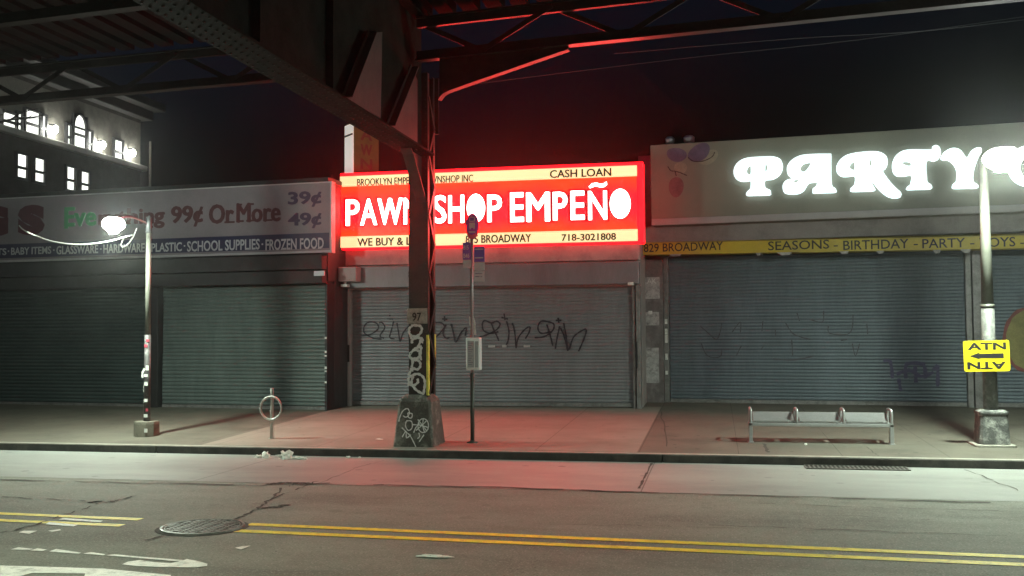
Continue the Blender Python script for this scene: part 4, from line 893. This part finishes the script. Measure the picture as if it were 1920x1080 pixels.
sg = MB(); sg.box(a.x-.30*u_, a.x+.30*u_, -.0775, -.075, cz_+.42*rz_, cz_+.67*rz_); sg.build('symbol_window', M['busb'], rs)
o = panel('route_panel', 867.5, 883, 454.5, 487, M['busb']); aa, cc = q_(870, 464, .056), q_(878.5, 459, .056)
def ptxt(body, xl, xr, yt, yb, m, par, d): a_, c_2 = q_(xl, yb, d), q_(xr, yt, d); return text_obj('lettering', body, m, par, a_.x, c_2.x, a_.z, c_2.z, -d, thick=.002, bold=.02)
ptxt('B15', 869, 878.5, 460, 468.5, M['busw'], o, .0505); ptxt('B46', 869, 880, 475, 484, M['busw'], o, .0505)
panel('fare_panel', 868, 883, 487.5, 502.5, M['busw'])
o = panel('route_panel', 889, 908.5, 462, 491, M['busb'])
for yy in (466, 482):
    panel('text_line', 890, 906, yy, yy+2.6, M['busw'], .0525, o)
panel('fare_panel', 889, 908.5, 492, 507, M['busw']); o = panel('notice_panel', 889, 908, 508.5, 528, M['busw'])
for xl, xr, yy in ((891, 904, 512), (891, 899, 517.5), (901, 904, 517.5)): panel('text_line', xl, xr, yy, yy+2, M['bust2'], .0525, o)
# timetable case
case = MB(); a_, c_2 = q_(873.5, 694, .12), q_(899, 633, .12); case.box(a_.x, c_2.x, -.12, .06, a_.z, c_2.z); case = case.build('timetable_case', M['boxf'], bs, bevel=.012)
b = MB(); p1, p2 = q_(876.5, 689, .125), q_(888.5, 639, .125); b.box(p1.x, p2.x, -.126, -.1205, p1.z, p2.z); p1, p2 = q_(890.5, 689, .125), q_(896.5, 640, .125); b.box(p1.x, p2.x, -.126, -.1205, p1.z, p2.z); b.build('timetable_sheet', M['boxg'], case)
b = MB()
for i in range(11):
    p1 = q_(878, 643+i*4, .127); p2 = q_(887, 644+i*4, .127); b.box(p1.x, p2.x-.02*((i*7) % 3), -.1275, -.1262, p2.z, p1.z)
b.build('printed_line', M['bust2'], case)
b = MB(); b.slab([q_(888.5, 628, .035), q_(893, 628, .035), q_(890.5, 600, .035), q_(887.5, 592, .035)], (0, .004, 0)); b.slab([q_(880, 610, .035), q_(882.5, 612, .035), q_(881.5, 594, .035), q_(879.5, 593, .035)], (0, .004, 0)); b.build('torn_flyer', M['sticker'], bs)

# ------------------------------------------------------------------ bike rack
kb_ = PS(509.5, 823)
bk = thing('bike_rack', 'grey steel post with a round hoop for bicycles, standing near the kerb', 'bike rack', kb_)
hp = (PY(510, 728, kb_.y)-kb_).z; hc = (PY(510, 765, kb_.y)-kb_).z; hr = (PY(531, 765, kb_.y)-PY(490, 765, kb_.y)).x/2 - .012
b = MB(); b.tube([(0, 0, 0), (0, 0, hp-.012), (0, 0, hp)], [.030, .030, .022], 12); b.build('post', M['rack'], bk, smooth=True)
b = MB(); b.lathe(0, 0, [(.06, -.01), (.06, .012)], 14); b.build('foot', M['rack'], bk)
b = MB(); n = 36; rings = []
for i in range(n+1):
    t = 2*math.pi*i/n; c = Vector((math.cos(t)*hr, -.036, hc+math.sin(t)*hr*1.04)); e1 = Vector((math.cos(t), 0, math.sin(t)))
    rings.append([c + e1*.021*math.cos(2*math.pi*k/8) + Vector((0, .021, 0))*math.sin(2*math.pi*k/8) for k in range(8)])
b.loft(rings, False); b.build('hoop', M['rack'], bk, smooth=True)

# ------------------------------------------------------------------ bench
bl_, br_ = PS(1408, 829), PS(1667, 829)
bn = thing('bench', 'backless grey steel bench with three seats divided by low armrests', 'bench', ((bl_.x+br_.x)/2, bl_.y, zs(bl_.y)))
bw = (br_.x-bl_.x)/2; by = bl_.y; bz = zs(by)
zf = PY(1540, 795, by-.0).z - bz; zt2 = PY(1540, 768, by).z - bz
for i, sx in enumerate((-1, 1)):
    b = MB(); x = sx*(bw-.0); b.box(x-.03, x+.03, -.06, .06, 0, zf+.02); b.box(x-.05, x+.05, -.10, .10, 0, .012); b.build('leg', M['bench'], bn, bevel=.006)
b = MB(); b.box(-bw-.03, bw+.03, -.06, -.01, zf-.04, zf+.012); b.box(-bw-.03, bw+.03, .36, .41, zf-.04, zf+.012)
for x in (-bw, -bw/3, bw/3, bw): b.box(x-.025, x+.025, -.01, .36, zf-.038, zf+.008)
b.build('frame_rail', M['bench'], bn, bevel=.006)
for i in range(3):
    x0, x1 = -bw + i*bw*2/3 + .045, -bw + (i+1)*bw*2/3 - .045
    b = MB()
    for j in range(9): y = -.03 + j*.05; b.box(x0, x1, y, y+.036, zf+.035 + .013*j, zf+.06 + .013*j)
    b.box(x0+.05, x0+.08, -.02, .40, zf+.012, zf+.036); b.box(x1-.08, x1-.05, -.02, .40, zf+.012, zf+.030)
    b.build('seat', M['bench'], bn, bevel=.004)
for x in (-bw, -bw/3, bw/3, bw):
    b = MB(); ah = zt2-.0
    b.tube(smooth_path([(x, -.035, zf), (x, -.035, ah-.05), (x, .0, ah-.008), (x, .17, ah), (x, .33, ah-.008), (x, .38, ah-.05), (x, .38, zf)], k=4), .024, 8); b.build('armrest', M['bench'], bn, smooth=True)

# ------------------------------------------------------------------ manhole, drain, litter
mc = PZ(380, 989.5, 0)
mh = thing('manhole_cover', 'round cast iron manhole cover set in the road across the yellow lines', 'manhole cover', (mc.x, mc.y, 0))
b = MB(); b.lathe(0, 0, [(.475, .001), (.46, .0065)], 28); b.build('dirt_collar', M['irondk'], mh)
b = MB(); b.loft([[(r*math.cos(2*math.pi*k/36), r*math.sin(2*math.pi*k/36), z) for k in range(36)] for r, z in ((.43, .004), (.425, .02), (.40, .022), (.395, .012))], False); b.build('rim', M['iron'], mh)
b = MB(); b.lathe(0, 0, [(.393, .004), (.39, .012)], 36); lid = b.build('lid', M['irondk'], mh)
b = MB()
for i in range(-5, 6):
    for j in range(-5, 6):
        x, y = i*.068, j*.068
        if x*x+y*y < .355**2:
            s_ = .024; b.box(x-s_, x+s_, y-s_, y+s_, .0121, .0185)
b.build('raised_stud', M['iron'], lid)
b = MB(); b.loft([[(r*math.cos(2*math.pi*k/36), r*math.sin(2*math.pi*k/36), z) for k in range(36)] for r, z in ((.385, .0121), (.383, .0195), (.372, .0195), (.370, .0121))], False)
for k in (-.17, .03, .17): b.box(k-.008, k+.008, -.33, .33, .0186, .0215)
b.build('raised_rib', M['iron'], lid)
dg_ = tag(MB().box(0, 0, 0, 0, 0, 0) and thing('drain_grate', 'long dark iron drain grate in the gutter against the kerb', 'drain grate'), 'long dark iron drain grate in the gutter against the kerb', 'drain grate')
d0, d1 = PZ(1515, 884), PZ(1708, 884); dg_.location = (d0.x, 15.38, 0); dw = d1.x-d0.x
b = MB(); b.box(0, dw, 0, .40, -.02, .008); b.build('grate_bed', M['irondk'], dg_)
b = MB(); b.box(0, dw, 0, .03, .0085, .02); b.box(0, dw, .37, .40, .0085, .02); n = int(dw/.06)
for k in range(n+1): b.box(k*dw/n-.012, k*dw/n+.012, .031, .369, .0085, .018)
b.build('grate_bar', M['iron'], dg_)

def crumple(px, py, r, flat_, lab, seed, ground=0, shape=(1, 1)):
    p = PZ(px, py, .004) if ground == 0 else PS(px, py)
    me = bpy.data.meshes.new('litter'); bm = bmesh.new(); bmesh.ops.create_icosphere(bm, subdivisions=3, radius=1)
    for v in bm.verts:
        d = v.co.normalized(); k = .72 + .55*mnoise.noise(d*1.7+Vector((seed*9.1, 0, 0))) + .35*mnoise.noise(d*4+Vector((0, seed*5.3, 0)))
        v.co = Vector((d.x*k*r*shape[0], d.y*k*r*shape[1], max(-.25, d.z)*k*r*flat_ + r*flat_*.25))
    bm.to_mesh(me); bm.free(); me.materials.append(M['paper']); o = bpy.data.objects.new('litter', me); COL.objects.link(o); o.location = p; o.rotation_euler = (0, 0, seed*1.3)
    return tag(o, lab, 'litter', 'litter in the street')
crumple(485, 858, .07, .7, 'small scrap of white paper at the left end of the gutter litter', 1, 0, (1.3, .7))
crumple(498, 858, .09, 1.0, 'crumpled white paper ball in the gutter, second of the litter from the left', 2)
crumple(535, 860, .13, .95, 'largest crumpled white paper in the gutter below the kerb', 3, 0, (1.15, .8))
crumple(562, 861, .10, .4, 'flattened white paper strip lying in the gutter right of the big paper ball', 4.83, 0, (1.5, .5))
crumple(652.5, 859, .045, .9, 'tiny round white scrap in the gutter left of the concrete column block', 5)
crumple(674, 859, .028, .9, 'tiniest white crumb in the gutter nearest the concrete column block', 6)
crumple(814, 1044, .10, .16, 'torn flat white paper lying in the near traffic lane', 4.85, 0, (1.9, .6))
crumple(711, 824, .06, .22, 'flat scrap of paper on the pavement left of the concrete column block', 9.67, 1, (1.5, .7))
crumple(1511, 834, .03, .8, 'tiny white scrap on the pavement in front of the bench', 11, 1)

# ------------------------------------------------------------------ unseen lamps assumed on the near kerb, added to light road and fronts
def assumed_near_lamp(x, y, label):
    L = thing('street_lamp', label, 'street lamp', (x, y, .13), 0, 'street lamps along the kerb')  # name and group shared with the seen lamps; this one is assumed
    b = MB(); b.loft([sq(.2, -.02), sq(.19, .26), sq(.17, .30)]); b.build('lamp_base', M['basebr'], L, bevel=.01)
    b = MB(); b.tube([(0, 0, .28), (0, 0, 5.2)], [.07, .05], 14); b.build('upper_shaft', M['pole'], L, smooth=True)
    h = Vector((0, 1.1, 5.1)); lamp_head(L, h, Vector((0, 0, 5.2)), M['pole'], M['lens_assumed'], .3, .16, (.84, 1, .74), 1950)
M['lens_assumed'] = mat('lamp_lens_assumed', (.9, .9, .9), .3, var=.01, emit=(.93, 1, .90), estr=5)
assumed_near_lamp(-6.5, 3.7, 'assumed unseen slim pale street lamp on the near kerb left of the camera')
assumed_near_lamp(6.5, 3.7, 'assumed unseen slim pale street lamp on the near kerb right of the camera')
# ------------------------------------------------------------------ lens bloom stood in for by an added volume: haze that glows round the lit signs
hm = bpy.data.materials.new('bloom_haze'); hm.use_nodes = True; t = hm.node_tree
for n_2 in list(t.nodes):
    if n_2.type == 'BSDF_PRINCIPLED': t.nodes.remove(n_2)
pv = t.nodes.new('ShaderNodeVolumePrincipled'); pv.inputs['Color'].default_value = (.9, .9, .9, 1); pv.inputs['Density'].default_value = .0009; pv.inputs['Anisotropy'].default_value = .93
out = [q for q in t.nodes if q.type == 'OUTPUT_MATERIAL'][0]; t.links.new(pv.outputs[0], out.inputs['Volume'])
b = MB(); b.box(-90, 90, -25, 60, -1.2, 16); hz = b.build('bloom_haze', hm); hz['kind'] = 'stuff'
